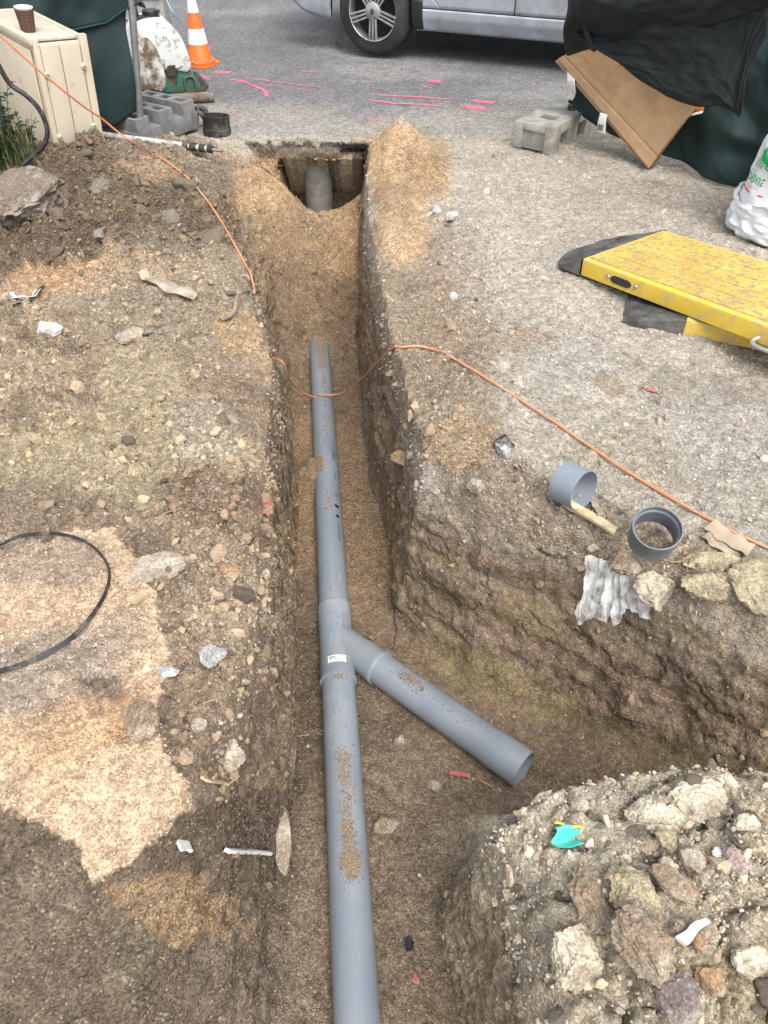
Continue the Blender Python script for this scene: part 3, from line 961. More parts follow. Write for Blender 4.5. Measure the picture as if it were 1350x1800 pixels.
TM2 = np.array([rock_shape(400 + k, 2, 6, .38, .26, (1, RNG.uniform(.6, .9), RNG.uniform(.45, .7)))[0] for k in range(14)])
CRUMB = tint_mat('crumb', .95, .6, 260)
def crumbs(name, ii, size, cols, sink=.35, TMPL=None, tf=None):
    TMPL = globals()['TMPL'] if TMPL is None else TMPL
    tf = globals()['tf'] if tf is None else tf
    n = len(ii)
    k = RNG.integers(0, len(TMPL), n)
    R = rotm(n)
    pts = np.einsum('nij,nvj->nvi', R, TMPL[k]) * size[:, None, None]
    jit = RNG.normal(size=(n, 3)) * .004
    jit[:, 2] = 0
    c = VV[ii] + jit + Nff[ii] * (size * (1 - 2 * sink) * .6)[:, None]
    pts = pts + c[:, None, :]
    nv = TMPL.shape[1]
    fcs = (tf[None] + (np.arange(n) * nv)[:, None, None]).reshape(-1, 3)
    colv = np.repeat(cols, nv, 0)
    me = mesh_np(name, pts.reshape(-1, 3), fcs, False, {'tint': ('FLOAT_COLOR', colv)})
    me.materials.append(CRUMB)
    o = bpy.data.objects.new(name, me); COL.objects.link(o)
    o['kind'] = 'stuff'
    return o
def psize(n, lo, hi, k=2.6):
    u = RNG.random(n)
    return (lo ** -k + u * (hi ** -k - lo ** -k)) ** (-1 / k)
STONE_COLS = np.array([(.46, .42, .36), (.40, .36, .30), (.34, .30, .25), (.30, .27, .235), (.50, .47, .42), (.36, .29, .22), (.27, .23, .19), (.33, .24, .17)])
n = 25000
ii = pick(n, dens_crumb * np.clip(.35 + 1.3 * n_mid + .8 * ell(180, 350, 330, 150, 8) + .6 * ell(400, 1100, 110, 330), .06, 1.6))
loc = tint[ii] * RNG.uniform(.78, 1.25, (n, 1))
crumbs('soil_crumbs', ii, psize(n, .003, .016, 2.9), loc)
n = 23000
ii = pick(n, dens_grit)
cg = STONE_COLS[RNG.integers(0, len(STONE_COLS), n)] * RNG.uniform(.75, 1.15, (n, 1)) * .75 + tint[ii] * .25
crumbs('gravel', ii, psize(n, .0028, .013), cg)
n = 1900
ii = pick(n, dens_crumb * (.4 + .8 * ell(180, 350, 330, 150, 8) + .5 * ell(400, 1100, 140, 330)) * (deep < .5) + .03 * deep)
crumbs('soil_clods', ii, psize(n, .011, .034, 2.2), tint[ii] * RNG.uniform(.72, 1.2, (n, 1)) * np.array([1.04, 1, .95]), .40, TM2, t2f)
n = 5000     # sand grains near the lens
ii = pick(n, msand * (VV[:, 1] < 1.6) + .5 * mm * (VV[:, 1] < 1.2) + .45 * floor_m * (VV[:, 1] < 1.8))
crumbs('coarse_sand', ii, psize(n, .0022, .0055), tint[ii] * RNG.uniform(.8, 1.35, (n, 1)))

# -------- stones one can pick out: children of the ground
STONE_M = [pmat('stone_pale', (.44, .40, .34), .9, 0, .18, 9, .8, 60, (.25, .19, .14), .45, 8, .18, grit=.25),
           pmat('stone_grey', (.30, .275, .24), .9, 0, .18, 9, .8, 60, (.20, .155, .115), .5, 8, .2, grit=.25),
           pmat('clod_brown', (.24, .18, .125), .95, 0, .2, 12, 1.0, 55, (.29, .23, .17), .4, 10, .22, grit=.25),
           pmat('clod_silt', (.36, .305, .215), .95, 0, .15, 10, 1.0, 55, (.25, .20, .145), .4, 9, .15, grit=.25)]
STONE_MESH = []
for k in range(12):
    p_, f_ = rock_shape(300 + k, 3, 9 if k % 2 else 6, .24, .14, (1, RNG.uniform(.65, .95), RNG.uniform(.5, .8)))
    row = []
    for mi, mt in enumerate(STONE_M):
        me = mesh_np('stone', p_, f_, mi >= 2, None)
        me.materials.append(mt)
        row.append(me)
    STONE_MESH.append(row)
taken = []
def place_stone(v, nrm, s, mi, name):
    o = bpy.data.objects.new(name, STONE_MESH[RNG.integers(0, 12)][mi])
    COL.objects.link(o)
    o.parent = ground
    o.location = Vector(v) + Vector(nrm) * s * .22
    o.rotation_euler = (RNG.uniform(-.5, .5), RNG.uniform(-.5, .5), RNG.uniform(0, 6.3))
    o.scale = (s, s * RNG.uniform(.8, 1.1), s * RNG.uniform(.8, 1.15))
def scatter(n, dens, lo, hi, mats):
    c = 0
    for i in pick(n * 6, dens):
        s = float(psize(1, lo, hi, 1.8)[0])
        v = VV[i]
        if any((v[0] - a) ** 2 + (v[1] - b) ** 2 < (s + r) ** 2 * .8 for a, b, r in taken):
            continue
        taken.append((v[0], v[1], s))
        mi = mats[RNG.integers(0, len(mats))]
        place_stone(v, Nff[i], s, mi, 'stone' if mi < 2 else 'clod')
        c += 1
        if c >= n:
            break
rim_l = ell(400, 1120, 120, 330, 0)
heap = ell(180, 350, 330, 130, 8)
keep_out = 1 - np.clip(ell(1100, 1000, 60, 60) + ell(1100, 1660, 120, 140) + ell(60, 360, 100, 70), 0, 1)
scatter(18, crumbly * heap ** 2 * keep_out, .045, .085, (2, 2, 2, 1))
scatter(50, crumbly * (heap + .12) * keep_out, .014, .05, (2, 2, 2, 1, 1, 0))
scatter(36, crumbly * (rim_l + .1) * keep_out, .010, .030, (2, 2, 2, 1, 0))
scatter(25, crumbly * (ell(230, 830, 240, 110) + ell(330, 560, 200, 100) + .05), .014, .042, (3, 3, 3, 2, 0))
scatter(45, rgt * (ell(830, 480, 60, 110, -15) + ell(940, 860, 150, 60, 25) * 1.2 + ell(800, 620, 90, 130) * .7 + .04) * (y < 5) * keep_out, .009, .022, (0, 0, 1, 1, 2))
scatter(74, mnd * (1 - deep) * (1 - .8 * ell(960, 1480, 110, 70)) * keep_out, .009, .042, (0, 3, 3, 3, 1, 2))
scatter(22, floor_m * (y < 3) * (y > .3), .008, .022, (2, 1, 2, 0))

# -------- prominent stones and clods, each a thing of its own
ROCK_M = {'purple': pmat('purple_clod', (.175, .135, .125), .95, 0, .2, 11, 1.0, 45, (.34, .29, .25), .36, 10, grit=.3),
          'jet': pmat('black_pebble', (.014, .014, .018), .35, 0, .1, 20, .3, 60),
          'boulder': pmat('boulder_stone', (.155, .120, .093), .92, 0, .22, 5, .8, 40, (.29, .245, .20), .33, 9, 0, sharp=.06, grit=.32),
          'white': pmat('white_stone', (.56, .55, .53), .9, 0, .12, 9, .7, 50, (.30, .25, .2), .35, 10, grit=.32),
          'grey': pmat('blue_grey_stone', (.30, .30, .30), .85, 0, .3, 14, .8, 60, (.50, .49, .47), .42, 18, grit=.32),
          'tan': pmat('tan_stone', (.37, .32, .255), .92, 0, .16, 8, .9, 50, (.26, .205, .15), .4, 9, grit=.32),
          'clay': pmat('clay_clod', (.38, .32, .205), .95, 0, .16, 9, 1.0, 45, (.22, .18, .12), .4, 11, grit=.32),
          'pale': pmat('pale_clod', (.54, .475, .36), .95, 0, .14, 9, 1.0, 45, (.27, .22, .165), .38, 12, grit=.32),
          'brown': pmat('brown_clod', (.235, .175, .118), .95, 0, .22, 11, 1.0, 45, (.40, .335, .25), .36, 10, grit=.32),
          'black': pmat('tarred_stone', (.02, .02, .02), .6, 0, .1, 9, .8, 60, (.42, .41, .40), .46, 7, grit=.32),
          'red': pmat('red_brick_shard', (.36, .10, .075), .9, 0, .2, 12, .6, 80, (.28, .21, .15), .3, 14, grit=.32),
          'rust': pmat('rust_stone', (.30, .19, .105), .92, 0, .2, 9, .8, 60, (.42, .36, .27), .3, 10, grit=.32),
          'mauve': pmat('mauve_stone', (.30, .225, .20), .92, 0, .14, 9, .8, 60, (.40, .35, .3), .3, 10, grit=.32)}
def rock(name, label, cat, px, py, wpx, hpx, mk, seed, sub=4, facets=8, rz=0, th=.6, sink=.3, rough_=.19, fine=.09, p=None, tilt=(0, 0), group=None):
    """wpx, hpx: spread in image pixels; th: thickness as a share of the smaller spread"""
    p = p or G(px, py)
    if px > 980 and py > 1540 and name == 'clod':
        wpx, hpx = wpx * 1.12, hpx * 1.08
        facets, rough_, fine = 15, .22, .15
    d = (p.y - (p.z - CAM_H)) * C45
    w = wpx / FPX * d * .5
    r = ray(px, py).normalized()
    h = hpx / FPX * d * .5 / max(.45, -r.z * .8 + .25)
    t = min(w, h) * th
    v, f = rock_shape(seed, sub, facets, rough_, fine, (w * 1.08, h * 1.08, t))
    me = mesh_np(name, v, f, True)
    me.set_sharp_from_angle(angle=rad(38))
    me.materials.append(ROCK_M[mk])
    o = bpy.data.objects.new(name, me); COL.objects.link(o)
    o.location = p + Vector((0, 0, t * (1 - 2 * sink)))
    o.rotation_euler = (tilt[0], tilt[1], rad(rz))
    return tag(o, label, cat, group)
rock('boulder', 'large brown grey boulder half sunk in the dark spoil heap', 'boulder', 54, 366, 166, 66, 'boulder', 41, 5, 11, -12, .62, .32, tilt=(.22, .12))
rock('stone', 'bright white stone lying beside the pale ribbon scraps on the left bank', 'stone', 85, 584, 52, 26, 'white', 52, 4, 7, 8, .6, .25)
rock('stone', 'pale chalky lump half buried right of the bright white stone', 'stone', 232, 594, 52, 30, 'tan', 53, 4, 7, -12, .5, .4)
rock('stone', 'flat tan slab pressed into the brown soil beside the black strap loop', 'stone', 270, 1003, 96, 62, 'tan', 54, 5, 8, 10, .28, .38)
rock('stone', 'angular blue grey stone on the left trench rim', 'stone', 378, 1160, 44, 40, 'grey', 55, 4, 9, 12, .85, .2)
rock('stone', 'dark slate flake lying on the edge of the pale sand', 'stone', 296, 1180, 42, 22, 'grey', 56, 4, 8, 8, .5, .3)
rock('stone', 'smooth round tan pebble on the left rim below the grey stone', 'pebble', 352, 1278, 27, 24, 'tan', 57, 4, 1, 0, .9, .25, .05, .01)
rock('clod', 'round dark brown soil clod sitting on the bright sand edge', 'clod', 250, 1278, 62, 58, 'brown', 58, 5, 3, 0, .95, .22, .2, .1)
rock('clod', 'crusted whitish clod at the trench rim above a pale wood chip', 'clod', 405, 1330, 54, 46, 'pale', 59, 5, 6, 30, .6, .35, .16, .09)
rock('brick_shard', 'red brick shard stuck in the left trench wall', 'brick', 466, 888, 34, 50, 'red', 60, 4, 10, 10, .4, .35)
rock('stone', 'square brown stone on the left rim near the brick shard', 'stone', 400, 1010, 40, 32, 'rust', 61, 4, 10, 25, .7, .35)
rock('stone', 'flat smooth pale stone standing against the foot of the left trench wall', 'stone', 508, 1492, 36, 120, 'tan', 62, 5, 7, 6, 1.1, .3, .06, .02, p=pf(512, 1500) + Vector((-.02, 0, .11)))
rock('stone', 'tarred black and white stone beside the right rim', 'stone', 888, 792, 40, 36, 'black', 63, 4, 9, -30, .8, .25)
rock('stone', 'brown brick like stone poking from the right trench wall', 'stone', 706, 806, 34, 34, 'rust', 64, 4, 10, 40, .8, .4)
rock('stone', 'rounded grey stone on the brown right rim below the tarred stone', 'stone', 834, 858, 30, 26, 'tan', 65, 4, 4, 0, .8, .3)
rock('stone', 'white stone flake lying at the lower edge of the sand pile', 'stone', 795, 384, 24, 16, 'white', 66, 3, 8, -30, .6, .3)
rock('stone', 'grey stone flake behind the white one at the sand pile foot', 'stone', 767, 372, 24, 14, 'grey', 67, 3, 8, 10, .6, .3)
rock('stone', 'egg shaped pale stone perched on the far right bank beside the cable bend', 'stone', 797, 525, 17, 17, 'white', 68, 3, 3, 0, .8, .25)
rock('clod', 'pale clay clod right of the torn plastic bag', 'clod', 1155, 1043, 74, 58, 'pale', 70, 5, 5, -10, .7, .3, .18, .08)
rock('clod', 'layered clay clod between the pale clod and the large clay slab', 'clod', 1244, 1032, 96, 50, 'clay', 71, 5, 8, -14, .7, .3, .2, .08)
rock('clay_slab', 'long olive clay slab lying behind the layered clod', 'clay slab', 1252, 990, 104, 28, 'clay', 72, 5, 8, -4, .8, .3, .14, .05)
rock('clay_slab', 'largest olive clay slab, cut by the right edge of the picture', 'clay slab', 1345, 1035, 120, 108, 'clay', 73, 5, 9, 5, .5, .3, .14, .06)
rock('clod', 'small olive clod wedged between the clay slabs', 'clod', 1290, 1014, 30, 22, 'clay', 74, 4, 5, 0, .8, .3)
rock('clod', 'brown clod under the upright pipe collar', 'clod', 1100, 988, 60, 44, 'brown', 75, 5, 4, 0, .6, .45, .2, .08)
rock('stone', 'pale rounded stone above the torn plastic bag', 'stone', 1043, 965, 24, 14, 'tan', 76, 4, 4, 0, .8, .3)
# mound lower right
rock('clod', 'big oval brown clod at the top of the fallen clods on the mound', 'clod', 1113, 1572, 108, 74, 'clay', 80, 5, 7, -32, .62, .2, .13, .05)
rock('clod', 'tall dark brown clod left of the oval clod on the mound', 'clod', 1045, 1598, 76, 122, 'brown', 81, 5, 6, 12, .7, .25, .18, .07)
rock('clod', 'broad brown clod below the oval clod on the mound', 'clod', 1128, 1664, 98, 108, 'brown', 82, 5, 6, 5, .6, .25, .15, .06)
rock('clod', 'pale crusted clod lowest on the left of the mound', 'clod', 1008, 1682, 100, 96, 'pale', 83, 5, 6, -20, .62, .25, .17, .08)
rock('clod', 'purple brown clod at the bottom of the mound', 'clod', 1185, 1760, 76, 80, 'purple', 84, 5, 6, 0, .6, .3, .17, .08)
rock('clod', 'knobbly pale clod crowning the far edge of the mound', 'clod', 1222, 1404, 104, 70, 'pale', 85, 5, 5, 8, .55, .4, .26, .1)
rock('clod', 'pale lump left of the crowning clod on the mound edge', 'clod', 1135, 1432, 80, 52, 'pale', 86, 5, 5, -10, .7, .35, .22, .1)
rock('clod', 'wide pale clod with small stones on the mound below the crown', 'clod', 1185, 1440, 100, 44, 'pale', 87, 5, 5, 15, .6, .35, .22, .1)
rock('stone', 'square tan stone on the mound near the blue white shard', 'stone', 1172, 1478, 36, 40, 'clay', 88, 4, 9, 20, .85, .25)
rock('stone', 'grey angular stone in the middle of the mound rubble', 'stone', 1214, 1516, 50, 44, 'tan', 89, 4, 9, -20, .8, .25)
rock('stone', 'rounded tan stone left of the grey angular stone', 'stone', 1178, 1524, 36, 34, 'pale', 90, 4, 5, 0, .8, .25)
rock('stone', 'mauve pink stone beside the blue white shard', 'stone', 1296, 1512, 44, 42, 'mauve', 91, 4, 8, 10, .7, .3)
rock('stone', 'long brown stone lying behind the white splinter', 'stone', 1180, 1555, 84, 44, 'brown', 92, 4, 7, -30, .7, .3)
rock('stone', 'rust coloured stone right of the white splinter', 'stone', 1230, 1658, 32, 36, 'rust', 93, 4, 9, 0, .8, .25)
rock('stone', 'yellow brown angular stone near the bottom right of the mound', 'stone', 1247, 1728, 54, 52, 'rust', 94, 4, 9, 15, .7, .3)
rock('stone', 'rounded pale lump at the right edge of the mound', 'stone', 1322, 1690, 60, 54, 'pale', 95, 4, 4, 0, .7, .4)
rock('stone', 'pale brown rounded stone at the upper right of the mound', 'stone', 1312, 1452, 40, 34, 'pale', 96, 4, 5, 0, .8, .3)
rock('glass_shard', 'blue white glazed shard among the mound stones', 'shard', 1265, 1505, 22, 26, 'white', 97, 3, 10, 25, .4, .25)
rock('stone', 'brown block of soil on the trench floor beside the pipe', 'clod', 676, 1450, 46, 34, 'brown', 98, 4, 9, 30, .7, .35)
rock('stone', 'tan pebble on the trench floor under the branch pipe', 'pebble', 702, 1303, 24, 18, 'tan', 99, 4, 6, 0, .8, .25)
rock('stone', 'pale pebble on the trench floor in front of the branch pipe', 'pebble', 762, 1384, 24, 20, 'tan', 100, 4, 6, 0, .8, .25)
rock('stone', 'shiny black pebble on the trench floor by the pipe', 'pebble', 718, 1660, 15, 24, 'jet', 101, 4, 5, 0, .8, .2)
rock('brick_shard', 'small red brick chip on the near trench floor', 'brick', 731, 1717, 15, 22, 'red', 102, 3, 9, 10, .6, .3)

# ================================================================ PIPES
PVC = pmat('grey_pvc', (.205, .240, .280), .34, 0, .05, 3, .03, 40, (.235, .255, .28), .22, 7, sharp=.12)
PVC_IN = pmat('grey_pvc_socket', (.208, .245, .286), .36, 0, .05, 3, .03, 40, (.26, .275, .29), .30, 9, sharp=.12)
def scratches(m, lo=.66):
    """fine lengthwise scuffs, lighter than the plastic"""
    nt = m.node_tree; b = nt.nodes['Principled BSDF']
    src = b.inputs['Base Color'].links[0].from_socket
    tc = nt.nodes.new('ShaderNodeTexCoord'); mp = nt.nodes.new('ShaderNodeMapping'); mp.inputs['Scale'].default_value = (170, 6, 170); mp.inputs['Rotation'].default_value = (0, 0, .12)
    n1 = nt.nodes.new('ShaderNodeTexNoise'); n1.inputs['Scale'].default_value = 1; n1.inputs['Detail'].default_value = 4
    nt.links.new(tc.outputs['Object'], mp.inputs[0]); nt.links.new(mp.outputs[0], n1.inputs['Vector'])
    r = nt.nodes.new('ShaderNodeMapRange'); r.inputs['From Min'].default_value = lo; r.inputs['From Max'].default_value = lo + .08; r.inputs['To Max'].default_value = .5
    nt.links.new(n1.outputs['Fac'], r.inputs['Value'])
    n2 = nt.nodes.new('ShaderNodeTexNoise'); n2.inputs['Scale'].default_value = 5; n2.inputs['Detail'].default_value = 8
    nt.links.new(tc.outputs['Object'], n2.inputs['Vector'])
    r2 = nt.nodes.new('ShaderNodeMapRange'); r2.inputs['From Min'].default_value = .42; r2.inputs['From Max'].default_value = .7; r2.inputs['To Max'].default_value = .18
    nt.links.new(n2.outputs['Fac'], r2.inputs['Value'])
    m1 = nt.nodes.new('ShaderNodeMix'); m1.data_type = 'RGBA'; m1.inputs['B'].default_value = (.40, .43, .46, 1)
    nt.links.new(r.outputs[0], m1.inputs['Factor']); nt.links.new(src, m1.inputs['A'])
    m2 = nt.nodes.new('ShaderNodeMix'); m2.data_type = 'RGBA'; m2.inputs['B'].default_value = (.30, .285, .26, 1)
    nt.links.new(r2.outputs[0], m2.inputs['Factor']); nt.links.new(m1.outputs['Result'], m2.inputs['A'])
    nt.links.new(m2.outputs['Result'], b.inputs['Base Color'])
    return m
scratches(PVC); scratches(PVC_IN)
INK = pmat('black_ink', (.012, .012, .014), .6, 0, 0, 5, 0)
PAPER = pmat('white_label', (.78, .78, .76), .6, 0, .03, 9, 0)
R0 = .0625
def pc(y):
    """pipe axis"""
    return Vector((-0.035 - y * .0954, y, z_pipe(y)))
def frame(o, t):
    t = t.normalized()
    s = t.cross(Vector((0, 0, 1))).normalized()
    u = s.cross(t)
    return Matrix(((s.x, u.x, t.x, o.x), (s.y, u.y, t.y, o.y), (s.z, u.z, t.z, o.z), (0, 0, 0, 1)))
AX = (pc(2) - pc(1)).normalized()
line = thing('drain_pipe', 'long grey plastic drain pipe with a Y branch lying in the trench', 'drain pipe', pc(1.683))
def hollow(y0, y1, r, t=.0035, bev=.002):
    o = pc(y0); L_ = (pc(y1) - pc(y0)).length
    return MB().lathe([(r - t, 0), (r - bev, 0), (r, bev), (r, L_ - bev), (r - bev, L_), (r - t, L_)], 48, frame(o, AX), closed=True)
YU0, YU1 = 1.775, 4.22            # upper length
YW0, YW1 = 1.435, 1.80          # wye body
up = hollow(YU0, YU1, R0).build('upper_pipe', PVC, line)
lo = hollow(.02, YW0 + .05, R0).build('lower_pipe', PVC, line)
# wye: body, two sockets, branch stub with its own socket
wy = MB()
o = pc(YW0); Lw = (pc(YW1) - pc(YW0)).length
rs = R0 + .0052
wy.lathe([(rs - .006, 0), (rs - .001, 0), (rs + .002, .002), (rs + .002, .012), (rs, .016), (rs, .075), (rs - .0015, .085),
          (rs - .0015, Lw - .10), (rs, Lw - .09), (rs + .0005, Lw - .012), (rs + .0015, Lw - .008), (rs + .0015, Lw - .002), (rs, Lw), (rs - .006, Lw)], 48, frame(o, AX), closed=True)
wye = wy.build('wye_fitting', PVC_IN, line)
JX = pc(1.650)
side = AX.cross(Vector((0, 0, 1))).normalized()
BD = (-AX * math.cos(rad(43.5)) + side * math.sin(rad(43.5))).normalized()
BD = (BD + Vector((0, 0, .030))).normalized()
def on_branch(a, b, prof):
    return MB().lathe(prof, 48, frame(JX + BD * a, BD), closed=True)
stub = MB().lathe([(R0 - .004, 0), (R0 + .001, 0), (R0 + .001, .128), (rs, .138), (rs, .220), (rs + .002, .225), (rs + .002, .237), (rs, .240), (rs - .006, .240), (rs - .006, .18)], 48, frame(JX, BD), closed=True).build('branch_socket', PVC_IN, wye)
ridge = MB().tube([JX + BD * s_ + Vector((0, 0, R0 + .004 - .0)) - AX * 0 for s_ in ()] or [pc(1.80) + Vector((0, 0, R0)), pc(1.78) + Vector((0.01, 0, R0))], .003)
br = MB().lathe([(R0 - .004, 0), (R0, 0), (R0, .55), (R0 + .0035, .565), (R0 + .0045, .685), (R0 + .003, .688), (R0 - .001, .688), (R0 - .001, .55), (R0 - .004, .54)], 48, frame(JX + BD * .19, BD), closed=True)
branch = br.build('branch_pipe', PVC, line)
# barcode sticker wrapped on the wye and printed lettering on the upper pipe
def wrap(v2, y0, ang0, r, along=True):
    """flat print (along pipe, across pipe) -> pipe surface"""
    out = []
    for a, c in v2:
        f = frame(pc(y0) + AX * a, AX)
        an = ang0 + c / r
        out.append(f @ Vector((math.sin(an) * r, math.cos(an) * r, 0)))
    return out
def rect_grid(a0, a1, c0, c1, na, nc):
    v = [(a0 + (a1 - a0) * i / na, c0 + (c1 - c0) * j / nc) for j in range(nc + 1) for i in range(na + 1)]
    w = na + 1
    return v, [(j * w + i, j * w + i + 1, (j + 1) * w + i + 1, (j + 1) * w + i) for j in range(nc) for i in range(na)]
lb = MB(); v, f = rect_grid(-.015, .015, -.036, .036, 2, 10)
lb.add(wrap(v, 1.50, .02, rs + .0006), f)
lab = lb.build('barcode_label', PAPER, wye)
bars = MB()
c0 = -.031
rb = np.random.default_rng(4)
while c0 < .0:
    w_ = rb.choice([.0008, .0014, .002])
    v, f = rect_grid(.000, .011, c0, c0 + w_, 1, 1)
    bars.add(wrap(v, 1.50, .02, rs + .0011), f)
    c0 += w_ + rb.choice([.0009, .0015])
for k, (a0, c_0, c_1) in enumerate(((.004, .006, .032), (.009, .006, .026), (-.004, -.03, .024), (-.009, -.03, .03))):
    c_ = c_0
    while c_ < c_1:
        w_ = rb.uniform(.0012, .003)
        v, f = rect_grid(a0 - .0012, a0 + .0012, c_, c_ + w_, 1, 1)
        bars.add(wrap(v, 1.50, .02, rs + .0011), f)
        c_ += w_ + .0012
bars.build('barcode_print', INK, lab)
ink = MB()
def pipe_text(body, size, y0, ang):
    v, f = text_shape(body, size, 1.05)
    # letters read down the pipe, towards the near end
    ink.add(wrap([(-a, b) for a, b in v], y0, ang, R0 + .0018), f)
pipe_text('DYKA', .030, 2.78, .70)
pipe_text('PVC-U', .016, 2.60, .70)
pipe_text('125', .018, 2.46, .70)
for y_, s_ in ((2.38, .012), (2.31, .010)):
    ink.lathe([(0, 0), (s_, 0)], 14, frame(Vector(wrap([(0, 0)], y_, .70, R0 + .0006)[0]), (frame(pc(y_), AX).to_3x3() @ Vector((math.sin(.7), math.cos(.7), 0)))))
pipe_text('SN4  3.2 EN 1401', .014, 2.20, .70)
io_ = ink.build('printed_lettering', INK, up); io_['kind'] = 'stuff'

# sand lying on the pipe
def pipe_sand(name, spots):
    pts, cols, sizes = [], [], []
    for (y0, a0, ly, la, n) in spots:
        for _ in range(n):
            yy_ = y0 + RNG.normal() * ly; an = a0 + RNG.normal() * la
            if yy_ < .1 or abs(an) > 1.0:
                continue
            s_ = RNG.uniform(.0014, .0034)
            r_ = (rs if YW0 < yy_ < YW1 else R0) + s_ * .3
            pts.append(frame(pc(yy_), AX) @ Vector((math.sin(an) * r_, math.cos(an) * r_, 0))); sizes.append(s_)
            cols.append(np.array((.27, .20, .135)) * RNG.uniform(.6, 1.4))
    pts = np.array([p[:] for p in pts]); sizes = np.array(sizes); n_ = len(pts)
    v = np.einsum('nij,nvj->nvi', rotm(n_), TMPL[RNG.integers(0, 10, n_)]) * sizes[:, None, None] + pts[:, None, :]
    fc = (tf[None] + (np.arange(n_) * 12)[:, None, None]).reshape(-1, 3)
    me = mesh_np(name, v.reshape(-1, 3), fc, False, {'tint': ('FLOAT_COLOR', np.repeat(np.array(cols), 12, 0))})
    me.materials.append(CRUMB)
    o = bpy.data.objects.new(name, me); COL.objects.link(o); o['kind'] = 'stuff'
pipe_sand('spilled_sand', [(1.09, .1, .025, .22, 260), (1.04, .0, .03, .16, 160), (.985, .2, .03, .25, 130), (.93, .0, .02, .2, 90), (.865, .05, .022, .22, 320), (.835, .1, .02, .15, 200), (.77, .15, .024, .26, 700), (.74, .15, .02, .18, 300),
                           (2.42, .05, .03, .15, 90), (2.36, -.05, .03, .25, 50), (3.0, .25, .03, .2, 60), (3.1, .3, .03, .2, 90), (3.25, .1, .05, .2, 80), (3.45, .25, .05, .2, 160), (3.62, .2, .06, .25, 260),
                           (3.80, .15, .07, .26, 900), (3.95, .1, .06, .3, 1200), (2.78, -.1, .1, .4, 60), (1.85, 0, .1, .4, 50), (1.42, .05, .006, .25, 90), (1.5, .1, .25, .35, 60), (1.2, 0, .3, .4, 60), (1.60, .55, .05, .10, 90)])
g_ = []
for _ in range(420):
    t = abs(RNG.normal(.39, .035)) if RNG.random() < .8 else RNG.uniform(.3, .75)
    an = RNG.normal(-.05, .22); s_ = RNG.uniform(.0014, .003)
    g_.append((frame(JX + BD * t, BD) @ Vector((math.sin(an) * (R0 + s_ * .3), math.cos(an) * (R0 + s_ * .3), 0)), s_))
m_ = MB()
for p_, s_ in g_:
    m_.add([p_ + Vector(a * s_) for a in TMPL[random.randrange(10)]], [tuple(q_) for q_ in tf])
bs = m_.build('spilled_sand', pmat('damp_sand', (.20, .15, .105), .95, 0, .3, 60, 0), None); bs['kind'] = 'stuff'
# tongue of sand lapping over the pipe
m_ = MB()
def tongue(u, v):
    y_ = 2.70 + (v - .5) * (.10 + .30 * (1 - u) ** 1.2)
    xo = -.20 + .195 * u + .006 * math.sin(31 * v + 9 * u)
    zs = math.sqrt(max(R0 ** 2 - xo ** 2, 0)) if abs(xo) < R0 * .98 else -.042
    zs = max(zs, -.05 + .085 * sm(np.array((xo + .16) / .09)))
    h = .012 * math.sin(math.pi * v) ** .6 * min(1, (1 - u) * 5) + .003 * math.sin(40 * u + 3) * math.sin(33 * v) - .05 * (abs(2 * v - 1) > .94) - .008 * (u > .97)
    return frame(pc(y_ + .006 * math.sin(25 * u)), AX) @ Vector((xo, float(zs) + h, 0))
m_.grid(tongue, 40, 30)
SANDM = pmat('orange_sand', (.31, .215, .128), .95, 0, .2, 90, .9, 260)
tg = m_.build('sand', SANDM); tg['kind'] = 'stuff'

# old standpipe in the hole under the road
sp_ = Vector((-.475, 5.30, -.95))
m_ = MB().lathe([(.088, 0), (.1, 0), (.1, .86), (.088, .86)], 40, Matrix.Translation(sp_), closed=True)
tag(m_.build('standpipe', pmat('old_cement_pipe', (.235, .225, .21), .8, 0, .15, 5, .25, 50, (.16, .13, .10), .4, 6), at=sp_), 'old grey cement pipe standing in the hole under the road edge', 'pipe')

# loose pipe collars on the right bank
PVC_D = scratches(pmat('dark_grey_pvc', (.115, .14, .17), .4, 0, .06, 4, .04, 40, (.24, .24, .23), .3, 9, sharp=.12))
def collar(name, label, px, py, axis, length, r, ridge_at=None):
    p = G(px, py)
    axis = Vector(axis).normalized()
    t_ = .0032
    prof = [(r - t_, 0), (r, 0), (r, length), (r - t_, length)]
    if ridge_at:
        prof = [(r - t_ - .003, 0), (r, 0), (r, ridge_at), (r + .003, ridge_at + .004), (r + .003, length), (r - t_ + .002, length), (r - t_ + .002, ridge_at + .012), (r - t_ - .003, ridge_at + .008)]
    low = p.z + .001 + r * math.sqrt(max(0, 1 - axis.z ** 2)) + (0 if axis.z >= 0 else length * abs(axis.z))
    o = Vector((p.x, p.y, low)) - axis * 0
    if axis.z < .5:
        o -= Vector((axis.x, axis.y, 0)) * length * .5
    f = frame(Vector((0, 0, 0)), axis)
    ob = MB().lathe(prof, 48, f, closed=True).build(name, PVC_D if ridge_at else PVC, at=None)
    ob.location = o
    return tag(ob, label, 'pipe collar')
collar('pipe_collar', 'grey pipe collar lying on its side with rubble inside', 1000, 884, (.62, -.72, .18), .085, .068)
collar('pipe_collar', 'darker grey pipe collar standing upright on the right bank', 1141, 958, (-.10, -.30, .95), .085, .069, .055)

